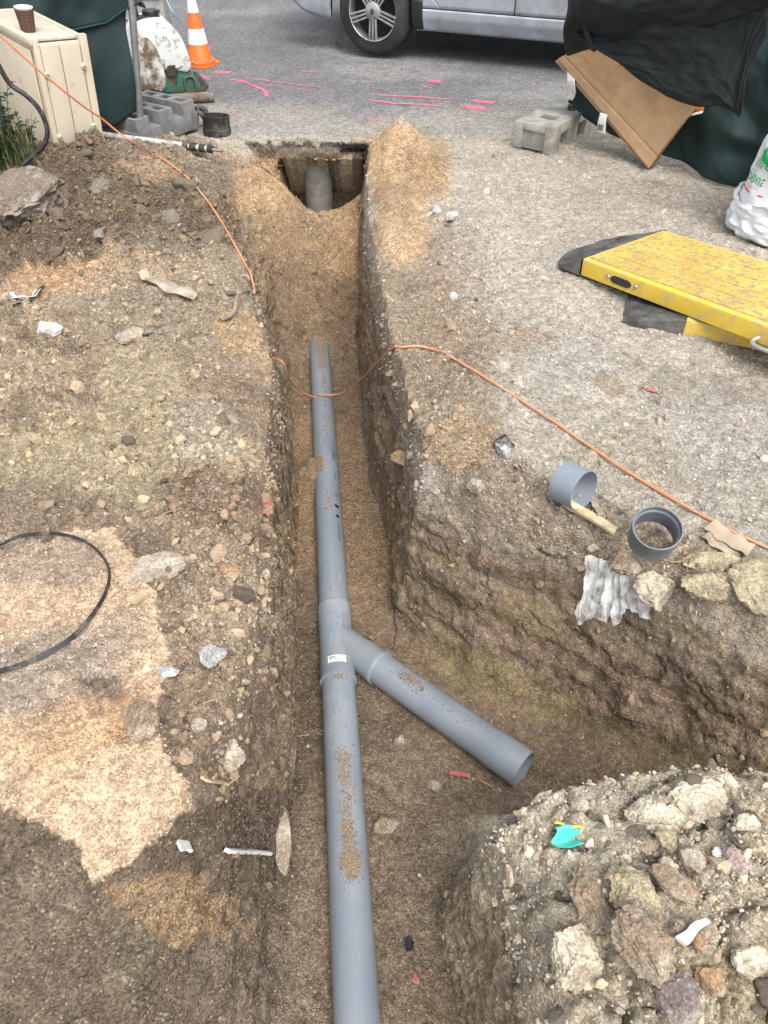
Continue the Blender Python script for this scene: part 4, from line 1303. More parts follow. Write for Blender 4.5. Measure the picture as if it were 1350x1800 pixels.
# ================================================================ CABLES, STRAP, LITTER
ORG = pmat('orange_cable_sheath', (.66, .215, .085), .5, 0, .1, 8, .05, 60, (.45, .28, .18), .42, 14)
def lay(pix, lift=.006):
    return [G(a, b) + Vector((0, 0, lift)) for a, b in pix]
c1 = [Q(-40, 30, 3.70), Q(0, 62, 3.72), Q(55, 112, 3.76), Q(110, 158, 3.82), Q(150, 189, 3.92), Q(178, 208, 4.0), Q(207, 232, 4.06), Q(236, 252, 4.10)]
def lay_px(pix, lift, n=8):
    q_ = spline([Vector((a, b, 0)) for a, b in pix], n)
    out = [G(a.x, a.y) + Vector((0, 0, lift)) for a in q_]
    zs = [p_.z for p_ in out]
    for i, p_ in enumerate(out):              # a cable bridges the small hollows
        p_.z = max(p_.z, (max(zs[max(0, i - 4):i + 1]) + max(zs[i:i + 5])) / 2 - .002)
    for _ in range(40):
        cp_ = [p_.copy() for p_ in out]
        for i in range(1, len(out) - 1):
            out[i] = (cp_[i - 1] + 2 * cp_[i] + cp_[i + 1]) / 4
    for p_ in out:
        p_.z = max(p_.z, gz(p_.x, p_.y) + .003)
    return out[::3] + [out[-1]]
c2 = lay_px([(266, 271), (312, 300), (345, 332), (370, 366), (400, 412), (425, 460), (441, 488)], .008)
c3 = [c2[-1] + Vector((.03, -.10, -.09)), c2[-1] + Vector((.06, -.28, -.22)), Q(493, 612, 3.04) + Vector((-.05, 0, -.05))]
c4 = [Q(497, 637, 3.0), Q(506, 664, 3.04), Q(525, 685, 3.24), pc(3.32) + Vector((-.050, 0, .052)), pc(3.32) + Vector((-.02, 0, R0 + .006)), pc(3.31) + Vector((.02, 0, R0 + .007)), Q(604, 690, 3.26), Q(640, 662, 3.06), Q(668, 633, 2.78)]
c5 = lay_px([(692, 616), (718, 611), (745, 612), (764, 619), (790, 628), (860, 672), (940, 722), (1000, 762), (1100, 832), (1200, 890), (1290, 940), (1350, 965), (1480, 1025), (1640, 1085)], .006, 10)
cab = MB().tube(spline(c1 + c2 + c3 + c4 + c5, 7), .0051, 8)
tag(cab.build('orange_cable', ORG), 'thin orange cable winding over the heap, across the pipe and the yard', 'cable')

STRAP = pmat('black_strap_web', (.018, .018, .020), .45, 0, .1, 20, .3, 300, (.16, .13, .10), .25, 20)
sp = spline([Q(-60, 985, G(0, 962).y + .0)] + [G(a, b) + Vector((0, 0, h)) for a, b, h in ((0, 968, .02), (45, 957, .035), (100, 952, .035), (150, 962, .03), (185, 990, .03), (196, 1020, .02), (180, 1068, .02), (130, 1128, .018), (60, 1165, .012), (0, 1184, .01), (-80, 1200, .01))], 8)
m_ = MB()
vv, ff = [], []
for i, p_ in enumerate(sp):
    t_ = (sp[min(i + 1, len(sp) - 1)] - sp[max(i - 1, 0)]).normalized()
    tw = .9 + .7 * math.sin(i * .09)
    a_ = (Vector((0, 0, 1)) * math.cos(tw) + t_.cross(Vector((0, 0, 1))) * math.sin(tw)).normalized()
    b_ = t_.cross(a_)
    for s1, s2 in ((-1, -1), (1, -1), (1, 1), (-1, 1)):
        vv.append(p_ + a_ * .0066 * s1 + b_ * .0011 * s2)
for i in range(len(sp) - 1):
    for k in range(4):
        ff.append((i * 4 + k, i * 4 + (k + 1) % 4, i * 4 + 4 + (k + 1) % 4, i * 4 + 4 + k))
m_.add(vv, ff)
tag(m_.build('black_strap', STRAP), 'flat black strap curling over the bright sand on the left', 'strap')

def strip(name, label, cat, pix, width, mat, lift=.006, thick=.002, wob=.004, group=None, up=0.0):
    """a bent strip of sheet laid along a line on the ground"""
    pts = spline([G(a, b) + Vector((0, 0, lift)) for a, b in pix], 6)
    vv, ff = [], []
    n_ = len(pts)
    for i, p_ in enumerate(pts):
        t_ = (pts[min(i + 1, n_ - 1)] - pts[max(i - 1, 0)]).normalized()
        a_ = t_.cross(Vector((0, 0, 1))).normalized()
        a_ = (a_ * math.cos(up) + Vector((0, 0, 1)) * math.sin(up))
        b_ = a_.cross(t_)
        w_ = width * (.5 + .08 * math.sin(i * 1.7)) 
        p_ = p_ + Vector((0, 0, wob * math.sin(i * .9)))
        for s1, s2 in ((-1, -1), (1, -1), (1, 1), (-1, 1)):
            vv.append(p_ + a_ * w_ * s1 + b_ * thick * .5 * s2)
    for i in range(n_ - 1):
        for k in range(4):
            ff.append((i * 4 + k, i * 4 + (k + 1) % 4, i * 4 + 4 + (k + 1) % 4, i * 4 + 4 + k))
    ff += [(0, 1, 2, 3), tuple(range(n_ * 4 - 1, n_ * 4 - 5, -1))]
    return tag(MB().add(vv, ff).build(name, mat), label, cat, group)
def rigid(name, label, cat, p0, p1, width, thick, mat, lift=.010, taper=.8):
    a, b = G(*p0) + Vector((0, 0, lift)), G(*p1) + Vector((0, 0, lift))
    t_ = (b - a).normalized(); s_ = t_.cross(Vector((0, 0, 1))).normalized(); u_ = s_.cross(t_)
    L_ = (b - a).length
    m = MB(); vv = []
    n_ = 7
    for i in range(n_):
        f_ = i / (n_ - 1); w_ = width * .5 * (1 - (1 - taper) * f_) * (1 + .06 * math.sin(i * 2.3)); h_ = thick * .5
        c_ = a.lerp(b, f_) + s_ * .002 * math.sin(i * 1.3)
        for s1, s2 in ((-1, -1), (1, -1), (1, 1), (-1, 1)):
            k_ = .004 * math.sin(i * 5.1 + s1) if i in (0, n_ - 1) else 0
            vv.append(c_ + s_ * w_ * s1 + u_ * h_ * s2 + t_ * k_)
    ff = [(i * 4 + k, i * 4 + (k + 1) % 4, i * 4 + 4 + (k + 1) % 4, i * 4 + 4 + k) for i in range(n_ - 1) for k in range(4)]
    ff += [(3, 2, 1, 0), (n_ * 4 - 4, n_ * 4 - 3, n_ * 4 - 2, n_ * 4 - 1)]
    return tag(m.add(vv, ff).build(name, mat), label, cat)
WOOD = pmat('split_pale_wood', (.52, .42, .26), .8, 0, .15, 20, .3, 90, (.35, .26, .16), .3, 18)
GREENP = pmat('green_plastic', (.015, .09, .05), .5, 0, .1, 10, .05)
WHITEP = pmat('white_plastic', (.70, .69, .65), .5, 0, .06, 10, .1, 60, (.40, .34, .27), .25, 14)
BARK = pmat('dry_bark', (.36, .30, .22), .9, 0, .2, 20, .5, 90, (.22, .17, .12), .4, 12)
ROOT = pmat('dry_root', (.22, .17, .13), .9, 0, .2, 30, .4, 120)
CARD = pmat('flat_cardboard', (.40, .315, .22), .85, 0, .1, 9, .2, 90, (.30, .24, .175), .3, 9)
strip('green_ribbon', 'dark green plastic ribbon beside white scraps on the left bank', 'ribbon', [(24, 541), (52, 532), (78, 503)], .028, GREENP, .012, up=.5)
strip('white_ribbon', 'crumpled white plastic scrap beside the green ribbon', 'plastic scrap', [(18, 518), (28, 526), (58, 524), (70, 512)], .03, WHITEP, .012, up=.3)
strip('fabric_strip', 'torn tan fabric strip half buried on the left bank', 'fabric', [(252, 482), (266, 492), (300, 510), (345, 528)], .07, pmat('tan_fabric', (.44, .36, .28), .9, 0, .15, 20, .4, 120, (.24, .19, .14), .45, 12), .018, .003, .008)
rigid('wood_strip', 'pale split wood strip between the two pipe collars', 'wood', (988, 890), (1080, 944), .034, .010, WOOD, .026, .9)
rigid('wood_chip', 'pale wood chip below the flat tan slab on the left', 'wood chip', (232, 1062), (272, 1044), .026, .012, WOOD, .014)
rigid('wood_chip', 'slim pale wood chip at the left trench rim', 'wood chip', (360, 1373), (400, 1381), .016, .006, WOOD, .012)
rigid('wood_chip', 'white chip at the overhanging edge of the bright sand', 'wood chip', (316, 1488), (336, 1492), .026, .008, WHITEP, .012)
rigid('white_stick', 'white plastic stick lying across the left trench wall', 'stick', (402, 1502), (476, 1505), .012, .009, WHITEP, .026, 1)
rigid('white_splinter', 'white splinter lying on the mound rubble', 'splinter', (1190, 1660), (1236, 1622), .020, .012, WHITEP, .020, .5)
strip('cardboard_scrap', 'flat torn cardboard scrap beside the orange cable at the right edge', 'cardboard', [(1245, 925), (1275, 948), (1318, 972)], .06, CARD, .012, .003, .002)
strip('bark_piece', 'curled bark piece tucked under the cardboard scrap', 'bark', [(1240, 940), (1262, 958), (1300, 978)], .045, BARK, .006, .004, .003)
strip('bark_piece', 'narrow brown leaf scrap right of the collar lying on its side', 'bark', [(1040, 882), (1048, 895), (1055, 908)], .02, BARK, .008, .003, .002)
strip('red_tape', 'red plastic tape scrap on the trench floor in front of the branch', 'tape', [(790, 1360), (806, 1362), (826, 1366)], .014, pmat('red_plastic', (.45, .11, .09), .6, 0, .1, 9, .05), .008, .002, .002)
strip('red_tape', 'rusty red scrap lying on the yard below the ramps', 'tape', [(1128, 682), (1142, 687), (1156, 692)], .016, ROCK_M['red'], .006, .003, .001)
m_ = MB().tube(spline([G(388, 566) + Vector((0, 0, .01)), G(412, 560) + Vector((0, 0, .03)), G(420, 540) + Vector((0, 0, .05)), G(436, 530) + Vector((0, 0, .05)), G(455, 524) + Vector((0.02, 0, .04))], 6), [.012 - .00028 * i for i in range(25)], 7)
tag(m_.build('root', ROOT), 'curved grey root sticking out of the left trench rim', 'root')
# turquoise wrapper: a torn, creased piece with a yellow edge
wp = G(993, 1482) + Vector((0, 0, .014))
TURQ = pmat('turquoise_film', (.08, .50, .43), .4, 0, .1, 12, .2, 60)
m_ = MB().grid(lambda u, v: wp + Vector(((u - .5) * .058 + .006 * math.sin(7 * v), (.5 - v) * .046 * (1 - .5 * abs(u - .45)), .016 + .012 * math.sin(3 * u + 5 * v) + .010 * math.cos(6 * v) * (1 - u))), 14, 12)
wr = m_.build('sweet_wrapper', TURQ, solid=.0006)
tag(wr, 'torn turquoise wrapper with a yellow edge on the mound', 'wrapper')
m_ = MB().grid(lambda u, v: wp + Vector(((u - .5) * .062 + .004, .024 + .006 * v - .012 * u, .031 + .004 * math.sin(9 * u))), 10, 2)
m_.build('yellow_edge', pmat('yellow_film', (.65, .50, .05), .5, 0, .05, 9, 0), wr, solid=.0006)
# torn translucent bag over the rim
film, nt, b = new_mat('milky_film')
b.inputs['Base Color'].default_value = (.92, .92, .90, 1); b.inputs['Roughness'].default_value = .3
tcn = nt.nodes.new('ShaderNodeTexCoord'); nz = nt.nodes.new('ShaderNodeTexNoise'); nz.inputs['Scale'].default_value = 28; nz.inputs['Detail'].default_value = 5
nt.links.new(tcn.outputs['Object'], nz.inputs['Vector'])
mrn = nt.nodes.new('ShaderNodeMapRange'); mrn.inputs['From Min'].default_value = .35; mrn.inputs['From Max'].default_value = .65; mrn.inputs['To Min'].default_value = .10; mrn.inputs['To Max'].default_value = .62
nt.links.new(nz.outputs['Fac'], mrn.inputs['Value']); nt.links.new(mrn.outputs[0], b.inputs['Alpha'])
def flap(tops, bots, amp, ph):
    tops = spline([G(a, b_) + Vector((0, 0, h)) for a, b_, h in tops], 10); bots = spline([G(a, b_) + Vector((0, 0, h)) for a, b_, h in bots], 10)
    def fn(u, v):
        i = u * (len(tops) - 1); k = min(int(i), len(tops) - 2); p0 = tops[k].lerp(tops[k + 1], i - k)
        i = u * (len(bots) - 1); k = min(int(i), len(bots) - 2); p1 = bots[k].lerp(bots[k + 1], i - k)
        p_ = p0.lerp(p1, v)
        q_ = np.array([[u * 4.5 + ph, v * 2.2 + u, ph]])
        w_ = 1 - 2.6 * abs(float(fbm(q_, 3, 81)[0])) + .8 * math.sin(u * 13 + ph + 1.5 * v)
        g_ = float(vnoise(np.array([[u * 3 + ph, v * 3, 1.0]]), 82)[0])
        return Vector((p_.x + .010 * g_ + .004 * math.sin(u * 19 + 3 * v + ph) + .013 * float(fbm(np.array([[u * 7 + ph, v * 2.5, 2.0]]), 3, 84)[0]), p_.y + .001 * w_, max(p_.z, gz(p_.x, p_.y)) + .018 + .55 * amp * w_ * (.6 + .4 * v) * (1 - .7 * v ** 3)))
    return fn
bagm = MB()
bagm.grid(flap([(1032, 996, .03), (1048, 1008, .05), (1066, 1008, .03)], [(1006, 1078, .012), (1018, 1108, .014), (1050, 1098, .02), (1064, 1106, .012)], .016, 0), 60, 44)
bagm.grid(flap([(1060, 1008, .03), (1080, 1012, .05), (1094, 1012, .03)], [(1058, 1102, .012), (1078, 1112, .014), (1094, 1088, .02)], .014, 3.3), 50, 44)
bagm.grid(flap([(1088, 1010, .03), (1096, 1012, .05), (1106, 1018, .03)], [(1092, 1078, .015), (1112, 1090, .014), (1142, 1102, .012)], .014, 6.1), 44, 40)
tag(bagm.build('plastic_bag', film, solid=.0004, angle=180), 'torn milky plastic bag draped over the right rim', 'plastic bag')
# twigs and rootlets
STRAW = pmat('straw', (.40, .32, .20), .9, 0, .2, 30, 0)
def twig(label, pix, r, mat=ROOT, lift=.006):
    pts = spline([G(a, b_) + Vector((0, 0, lift + RNG.uniform(0, .006))) for a, b_ in pix], 5)
    n_ = len(pts)
    tag(MB().tube(pts, [r * (1 - .6 * i / n_) for i in range(n_)], 5).build('twig', mat), label, 'twig')
twig('thin root hanging beside the pale clod right of the plastic bag', [(1212, 985), (1198, 1030), (1205, 1070), (1222, 1105)], .003)
twig('bent pale straw on the trench floor beyond the branch end', [(845, 1376), (862, 1384), (868, 1397), (866, 1405)], .0022, STRAW)
twig('pale straw lying on the yard near the lower ramp', [(1100, 622), (1122, 640), (1146, 655)], .003, STRAW)
twig('loose rootlet beside the left foot of the wye fitting', [(537, 1240), (552, 1222), (565, 1200)], .0022)
twig('fine straw against the left side of the upper pipe', [(513, 797), (522, 815), (536, 828)], .002, STRAW)
twig('brown stick pointing at the upright collar', [(1042, 868), (1075, 890), (1108, 912)], .003)
twig('crossed dry stem behind the clay clods', [(1150, 980), (1180, 992), (1212, 985)], .003, STRAW)
twig('dry grass stem on the right sand patch', [(770, 750), (782, 756), (796, 766)], .003, STRAW)
fuzz = MB()
for zone, n_, mt in ((dens_crumb * (VV[:, 1] < 3.2), 150, None),):
    for i in pick(n_, zone + .15 * rgt * (VV[:, 1] < 3)):
        p_ = Vector(VV[i]) + Vector((0, 0, .004)); an = RNG.uniform(0, 6.3); L_ = RNG.uniform(.012, .05)
        d_ = Vector((math.cos(an), math.sin(an), RNG.uniform(-.05, .25)))
        s_ = Vector((-d_.y, d_.x, 0)) * RNG.uniform(-.3, .3)
        fuzz.tube([p_, p_ + d_ * L_ * .5 + s_ * L_ * .4, p_ + d_ * L_], .0011, 3, False)
fz = fuzz.build('dry_straw', STRAW); fz['kind'] = 'stuff'

# ================================================================ CABINET, CUP, WEEDS (left)
BEIGE = pmat('beige_enamel', (.55, .48, .37), .55, 0, .05, 4, .05, 40, (.33, .27, .205), .10, 16, sharp=.05)
BEIGE_D = pmat('beige_enamel_dusty', (.56, .50, .41), .7, 0, .1, 6, .15, 60, (.42, .37, .31), .62, 10)
DARKGAP = pmat('dark_gap', (.03, .028, .025), .8, 0, 0, 5, 0)
cz = .757
k0 = P(64, 70, cz)
ang_b = math.atan2(.18, .186)     # along the narrow side
bdir = Vector((math.cos(ang_b), math.sin(ang_b), 0)); adir = Vector((-bdir.y, bdir.x, 0))
cab_o = thing('utility_cabinet', 'beige metal utility cabinet half buried behind the spoil heap', 'cabinet', (k0.x - .098, k0.y, 0), ang_b)
cab_o.rotation_euler = (Matrix.Rotation(rad(5.6), 4, 'Y') @ Matrix.Rotation(ang_b, 4, 'Z')).to_euler()      # it leans over
WB, WA, CH = .285, .62, cz
# local x along the narrow side, local y to the back left
m_ = MB().box((WB / 2, WA / 2, CH / 2 - .01), (WB - .012, WA - .012, CH - .02), .006)
m_.build('body', BEIGE, cab_o, local=True)
MB().box((WB / 2, WA / 2, CH - .006), (WB - .07, WA - .05, .014), .004).build('top_panel', BEIGE_D, cab_o, local=True)
m_ = MB()
for c, s_ in (((.012, WA / 2, CH), (.022, WA, .018)), ((WB - .03, WA / 2, CH), (.022, WA, .018)), ((WB / 2, WA - .012, CH - .001), (WB - .06, .022, .018))):
    m_.box(c, s_, .004)
m_.build('top_rim', BEIGE, cab_o, local=True)
def face_panel(name, x0, x1):
    return MB().box(((x0 + x1) / 2, -.004, CH / 2 - .008), (x1 - x0, .012, CH - .03), .004).build(name, BEIGE, cab_o, local=True)
face_panel('side_panel', .030, .128)
face_panel('side_panel', .132, WB - .045)
MB().box((.0125, -.002, CH / 2), (.029, .02, CH + .012), .004).build('corner_post', BEIGE, cab_o, local=True)
MB().box((WB - .0205, .002, CH / 2 + .004), (.041, .03, CH + .016), .004).build('corner_post', BEIGE, cab_o, local=True)
dr_ = MB().box((-.006, WA / 2 + .012, CH / 2 - .02), (.012, WA - .05, CH - .06), .004).build('door', BEIGE, cab_o, local=True)
MB().box((-.004, WA / 2, CH - .008), (.022, WA + .01, .028), .004).build('door_lintel', BEIGE, cab_o, local=True)
for (x_, z_) in ((WB - .045, CH - .13), (WB - .045, CH - .42), (.034, CH - .15), (.034, CH - .45)):
    b_ = MB().lathe([(0, .012), (.011, .012), (.013, .008), (.013, -.004), (0, -.004)], 16, Matrix.Translation((x_, -.012, z_)) @ Matrix.Rotation(rad(90), 4, 'X')).build('screw_boss', BEIGE, cab_o, local=True)
    MB().box((x_, -.0255, z_), (.012, .003, .0035)).build('slot', DARKGAP, b_, local=True)
# paper cup with a quilted sleeve
cp = Q(53, 64, k0.y + .16)
cup = thing('paper_cup', 'brown quilted paper coffee cup standing on the beige cabinet', 'cup', (cp.x, cp.y, CH + .006))
cup.rotation_euler = (0, rad(5), 0)
CUPB = pmat('brown_card', (.115, .055, .04), .7, 0, .1, 20, .1)
CUPW = pmat('white_card', (.78, .76, .73), .6, 0, .03, 9, 0)
RB_, RT_, HC = .031, .043, .102
MB().lathe([(0, .006), (RB_ - .002, .006), (RT_ - .002, HC), (RT_ - .001, HC + .001), (RB_, 0), (0, 0)], 36, closed=False).build('cup_wall', CUPW, cup, local=True)
MB().lathe([(RT_ - .002, HC - .001), (RT_ + .001, HC - .001), (RT_ + .0022, HC + .001), (RT_ + .001, HC + .003), (RT_ - .002, HC + .002)], 36, closed=True).build('rim', CUPW, cup, local=True)
def slv(u, v):
    z_ = .001 + v * (HC - .006); r_ = RB_ + (RT_ - RB_) * z_ / HC + .0012
    an = u * 2 * math.pi
    row = v * 9
    k = abs(math.sin(math.pi * (row + .55 * abs(((u * 12) % 1) - .5) * 2)))
    edge = abs(math.sin(math.pi * u * 12))
    r_ += .0022 * (min(k, .7) / .7) * (.4 + .6 * min(edge * 3, 1))
    return Vector((math.cos(an) * r_, math.sin(an) * r_, z_))
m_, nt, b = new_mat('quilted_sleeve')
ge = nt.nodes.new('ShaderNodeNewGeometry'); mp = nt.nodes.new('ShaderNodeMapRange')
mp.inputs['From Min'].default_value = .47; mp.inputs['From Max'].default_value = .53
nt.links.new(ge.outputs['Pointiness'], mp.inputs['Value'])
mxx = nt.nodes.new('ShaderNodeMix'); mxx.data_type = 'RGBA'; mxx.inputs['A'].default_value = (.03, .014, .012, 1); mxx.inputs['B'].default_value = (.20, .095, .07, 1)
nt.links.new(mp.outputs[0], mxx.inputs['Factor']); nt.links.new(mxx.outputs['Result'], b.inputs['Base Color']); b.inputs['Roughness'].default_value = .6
MB().grid(slv, 144, 72).build('sleeve', m_, cup, local=True)

# black hose loop and weeds
HOSE = pmat('black_hose', (.022, .022, .025), .5, 0, .1, 8, .1, 60, (.20, .17, .14), .25, 16)
hp = [Q(-30, 60, 3.72), Q(-4, 112, 3.74), Q(18, 148, 3.75), Q(46, 168, 3.75), Q(70, 194, 3.76), Q(83, 228, 3.76), Q(77, 255, 3.75), Q(58, 274, 3.74), Q(40, 290, 3.72)]
tag(MB().tube(spline(hp, 8), .0115, 10).build('black_hose', HOSE), 'black hose looping out of the weeds against the beige cabinet', 'hose')
LEAF = [pmat('weed_leaf', (.045, .085, .024), .5, 0, .25, 20, .1, 60, (.10, .115, .04), .3, 14), pmat('weed_leaf_dark', (.026, .055, .022), .45, 0, .25, 20, .1)]
def leaf(m, p, d, up_, L_, w_):
    s_ = d.cross(up_).normalized()
    n_ = s_.cross(d).normalized()
    m.add([p, p + d * L_ * .35 + s_ * w_ * .5 + n_ * L_ * .05, p + d * L_ * .75 + s_ * w_ * .36, p + d * L_ - n_ * L_ * .12, p + d * L_ * .75 - s_ * w_ * .36, p + d * L_ * .35 - s_ * w_ * .5 + n_ * L_ * .05, p + d * L_ * .5 - n_ * L_ * .03],
          [(0, 1, 6), (1, 2, 6), (2, 3, 6), (3, 4, 6), (4, 5, 6), (5, 0, 6)])
weeds = [('leafy green weed at the lower left foot of the black hose', G(10, 296), .26, 120, 0), ('dark leafy weed between the black hose and the cabinet', G(52, 276), .24, 110, 1),
         ('bushy green weed at the left picture edge under the cabinet door', G(-10, 280), .42, 150, 0), ('low weed in the middle of the black hose loop', G(28, 280), .34, 140, 1)]
for lbl, p_, hh, nl, mi in weeds:
    p_.z = gz(p_.x, p_.y) - .01
    w_ = thing('weed', lbl, 'weed', p_)
    st, lv = MB(), MB()
    for k in range(9):
        an, sp_r = RNG.uniform(0, 6.3), RNG.uniform(.02, .10)
        top = Vector((math.cos(an) * sp_r, math.sin(an) * sp_r, hh * RNG.uniform(.6, 1.05)))
        pts = [p_ + Vector((top.x * .2 * t + top.x * .8 * t * t, top.y * .2 * t + top.y * .8 * t * t, top.z * t)) for t in (0, .25, .5, .75, 1)]
        st.tube(pts, [.003, .0028, .0024, .0018, .001], 5)
        for q_ in range(nl // 9):
            t = RNG.uniform(.25, 1); i = int(t * 4 - 1e-6)
            c_ = pts[i].lerp(pts[i + 1], t * 4 - i)
            a2 = RNG.uniform(0, 6.3)
            d_ = Vector((math.cos(a2), math.sin(a2), RNG.uniform(-.2, .6))).normalized()
            leaf(lv, c_, d_, Vector((RNG.uniform(-.3, .3), RNG.uniform(-.3, .3), 1)), RNG.uniform(.022, .052), RNG.uniform(.012, .03))
    st.build('stem', LEAF[1], w_)
    lo_ = lv.build('foliage', LEAF[mi], w_); lo_['kind'] = 'stuff'
gr = MB()
for k in range(420):
    p_ = G(RNG.uniform(-50, 66), RNG.uniform(272, 300)); p_.z -= .005
    h_ = RNG.uniform(.08, .34); an = RNG.uniform(0, 6.3); ln = RNG.uniform(.1, .5) * h_
    d_ = Vector((math.cos(an), math.sin(an), 0)); s_ = Vector((-d_.y, d_.x, 0)) * RNG.uniform(.0012, .003)
    pts = [p_ + d_ * ln * t * t + Vector((0, 0, h_ * (t - .25 * t * t * t))) for t in (0, .35, .7, 1)]
    vs_ = []
    for i, q_ in enumerate(pts):
        f_ = (1, .9, .6, .1)[i]
        vs_ += [q_ - s_ * f_, q_ + s_ * f_]
    gr.add(vs_, [(0, 1, 3, 2), (2, 3, 5, 4), (4, 5, 7, 6)])
go = gr.build('grass', pmat('long_grass', (.075, .10, .035), .6, 0, .3, 30, 0, 60, (.22, .19, .09), .35, 9)); go['kind'] = 'stuff'

# ================================================================ LEFT SITE FENCE: post, tarpaulin, base block
TARP = pmat('dark_green_tarp', (.007, .026, .026), .48, 0, .25, 5, .4, 420, (.025, .05, .05), .28, 4, spec=.4, sharp=.25)
TARPB = pmat('black_tarp', (.005, .0095, .0105), .5, 0, .2, 6, .45, 420, (.018, .024, .027), .25, 5, spec=.35, sharp=.25)
GALV = pmat('galvanised_tube', (.36, .37, .38), .42, .75, .1, 14, .05, 60, (.25, .24, .22), .25, 20)
CONC = pmat('cement_block', (.155, .155, .157), .9, 0, .12, 14, .6, 160, (.25, .245, .24), .36, 12, sharp=.12)
CONC_W = pmat('weathered_concrete', (.37, .355, .315), .92, 0, .12, 9, .6, 120, (.22, .205, .165), .32, 9, sharp=.12)
bp_ = P(240, 206, .20)
blk = thing('fence_base_block', 'grey cement fence base block with three hollow ridges at the left', 'fence block', (bp_.x, bp_.y, .03), 0)
Ld = Vector((.53, .85, 0)).normalized(); Wd = Vector((-Ld.y, Ld.x, 0))
def ridge_block(c, w, h):
    """a raised ridge with three oval cores open at the top"""
    m = MB()
    t_, n_ = .115, 3
    vv, ff = [], []
    b = bmesh.new()
    # bars between the cores and two long walls
    m.box(c + Ld * (t_ / 2 - .02), (.001, .001, .001))
    m = MB()
    R_ = Matrix((( -Wd.x, Ld.x, 0, 0), (-Wd.y, Ld.y, 0, 0), (0, 0, 1, 0), (0, 0, 0, 1)))
    for s_ in (-1, 1):
        m.box(c + Ld * s_ * (t_ / 2 - .0145) + Vector((0, 0, h / 2)), (w, .029, h), .004, R_)
    for k in range(n_ + 1):
        x_ = -w / 2 + .02 + (w - .04) * k / n_
        m.box(c - Wd * x_ + Vector((0, 0, h / 2 - .0015)), (.042 if k in (0, n_) else .05, t_ - .05, h - .003), .003, R_)
    m.box(c + Vector((0, 0, h * .35)), (w - .03, t_ - .04, h * .7), 0, R_)
    b.free()
    return m
base_c = Vector((bp_.x, bp_.y, .03)) + Wd * .12 + Ld * .0
R_ = Matrix(((-Wd.x, Ld.x, 0, 0), (-Wd.y, Ld.y, 0, 0), (0, 0, 1, 0), (0, 0, 0, 1)))
MB().box(base_c + Ld * .21 + Wd * .05 + Vector((0, 0, .045)), (.42, .56, .10), .006, R_).build('base_slab', CONC, blk)
for k in range(3):
    ridge_block(base_c + Ld * (.0 + .205 * k) + Wd * .05, .43, .172).build('ridge', CONC, blk)
fl_ = thing('site_fence', 'dark green tarpaulin fence on a galvanised post behind the beige cabinet', 'fence', (bp_.x, bp_.y, .2))
ptop = Q(222, -120, bp_.y + .04)
pb = Vector((bp_.x, bp_.y, .06))
MB().tube([pb, pb.lerp(ptop, .5), ptop], .021, 16).build('post', GALV, fl_)
fdir = Vector((-1, -.10, 0)).normalized()      # the fence runs to the left
fn_ = Vector((fdir.y, -fdir.x, 0)); fn_ = fn_ if fn_.y < 0 else -fn_
fp0 = bp_ + fn_ * .03
def cloth(fn, nu, nv, name, mat, parent, solid=.003):
    return MB().grid(fn, nu, nv).build(name, mat, parent, angle=180, solid=solid)
NZ = np.random.default_rng(5).random((64, 64))
def sn(a, b):
    i, j = math.floor(a), math.floor(b)
    f, g = a - i, b - j
    f, g = f * f * (3 - 2 * f), g * g * (3 - 2 * g)
    q_ = lambda x_, y_: NZ[int(x_) % 64, int(y_) % 64]
    return (q_(i, j) * (1 - f) + q_(i + 1, j) * f) * (1 - g) + (q_(i, j + 1) * (1 - f) + q_(i + 1, j + 1) * f) * g - .5
def ltarp(u, v):
    # u 0 at the post, 1 far left; v 0 at the hem, 1 above the frame
    w_ = .012 + u * 2.6
    zb = .21 - .0 * u - .05 * math.sin(min(1, u * 4) * math.pi) * 0
    zb = .185 + .06 * (1 - min(1, u / .05)) - .05 * min(1, u / .12)
    h_ = zb + v * 1.15
    bulge = (1 - math.exp(-u * 8)) * (.05 * math.sin(math.pi * min(1, v * 1.3)) + .14 * sn(u * 9 + v * 2.5, v * 2.2 - u * 2) + .05 * sn(u * 26 + v * 6, v * 5 + 9)) - .03 * math.exp(-u * 30)
    # taut gathers towards the post
    bulge += .03 * math.sin(9 * v + 14 * u) * math.exp(-u * 9)
    nick = .016 * math.exp(-((v - .38) / .12) ** 2) * math.exp(-u * 40)
    p_ = fp0 + fdir * (w_ + nick * 2) + fn_ * bulge
    lean = (ptop - pb) * ((h_ - pb.z) / (ptop.z - pb.z))
    return Vector((p_.x + lean.x * 1.0, p_.y + lean.y, h_))
cloth(ltarp, 110, 60, 'tarpaulin', TARP, fl_)
def fold(u, v):
    # upper flap rolled over the post with a hem
    p_ = ltarp(u * .999, .47 + .55 * v)
    return p_ + fn_ * (.022 + .018 * sn(u * 20, v * 7) + .02 * math.sin(math.pi * v)) + Vector((.05 * math.exp(-u * 60), 0, .025 * sn(u * 6, 3)))
cloth(fold, 110, 40, 'upper_flap', TARP, fl_)
MB().tube([fold(i / 60, .0) + fn_ * .004 for i in range(61)], .006, 6).build('hem', TARP, fl_)

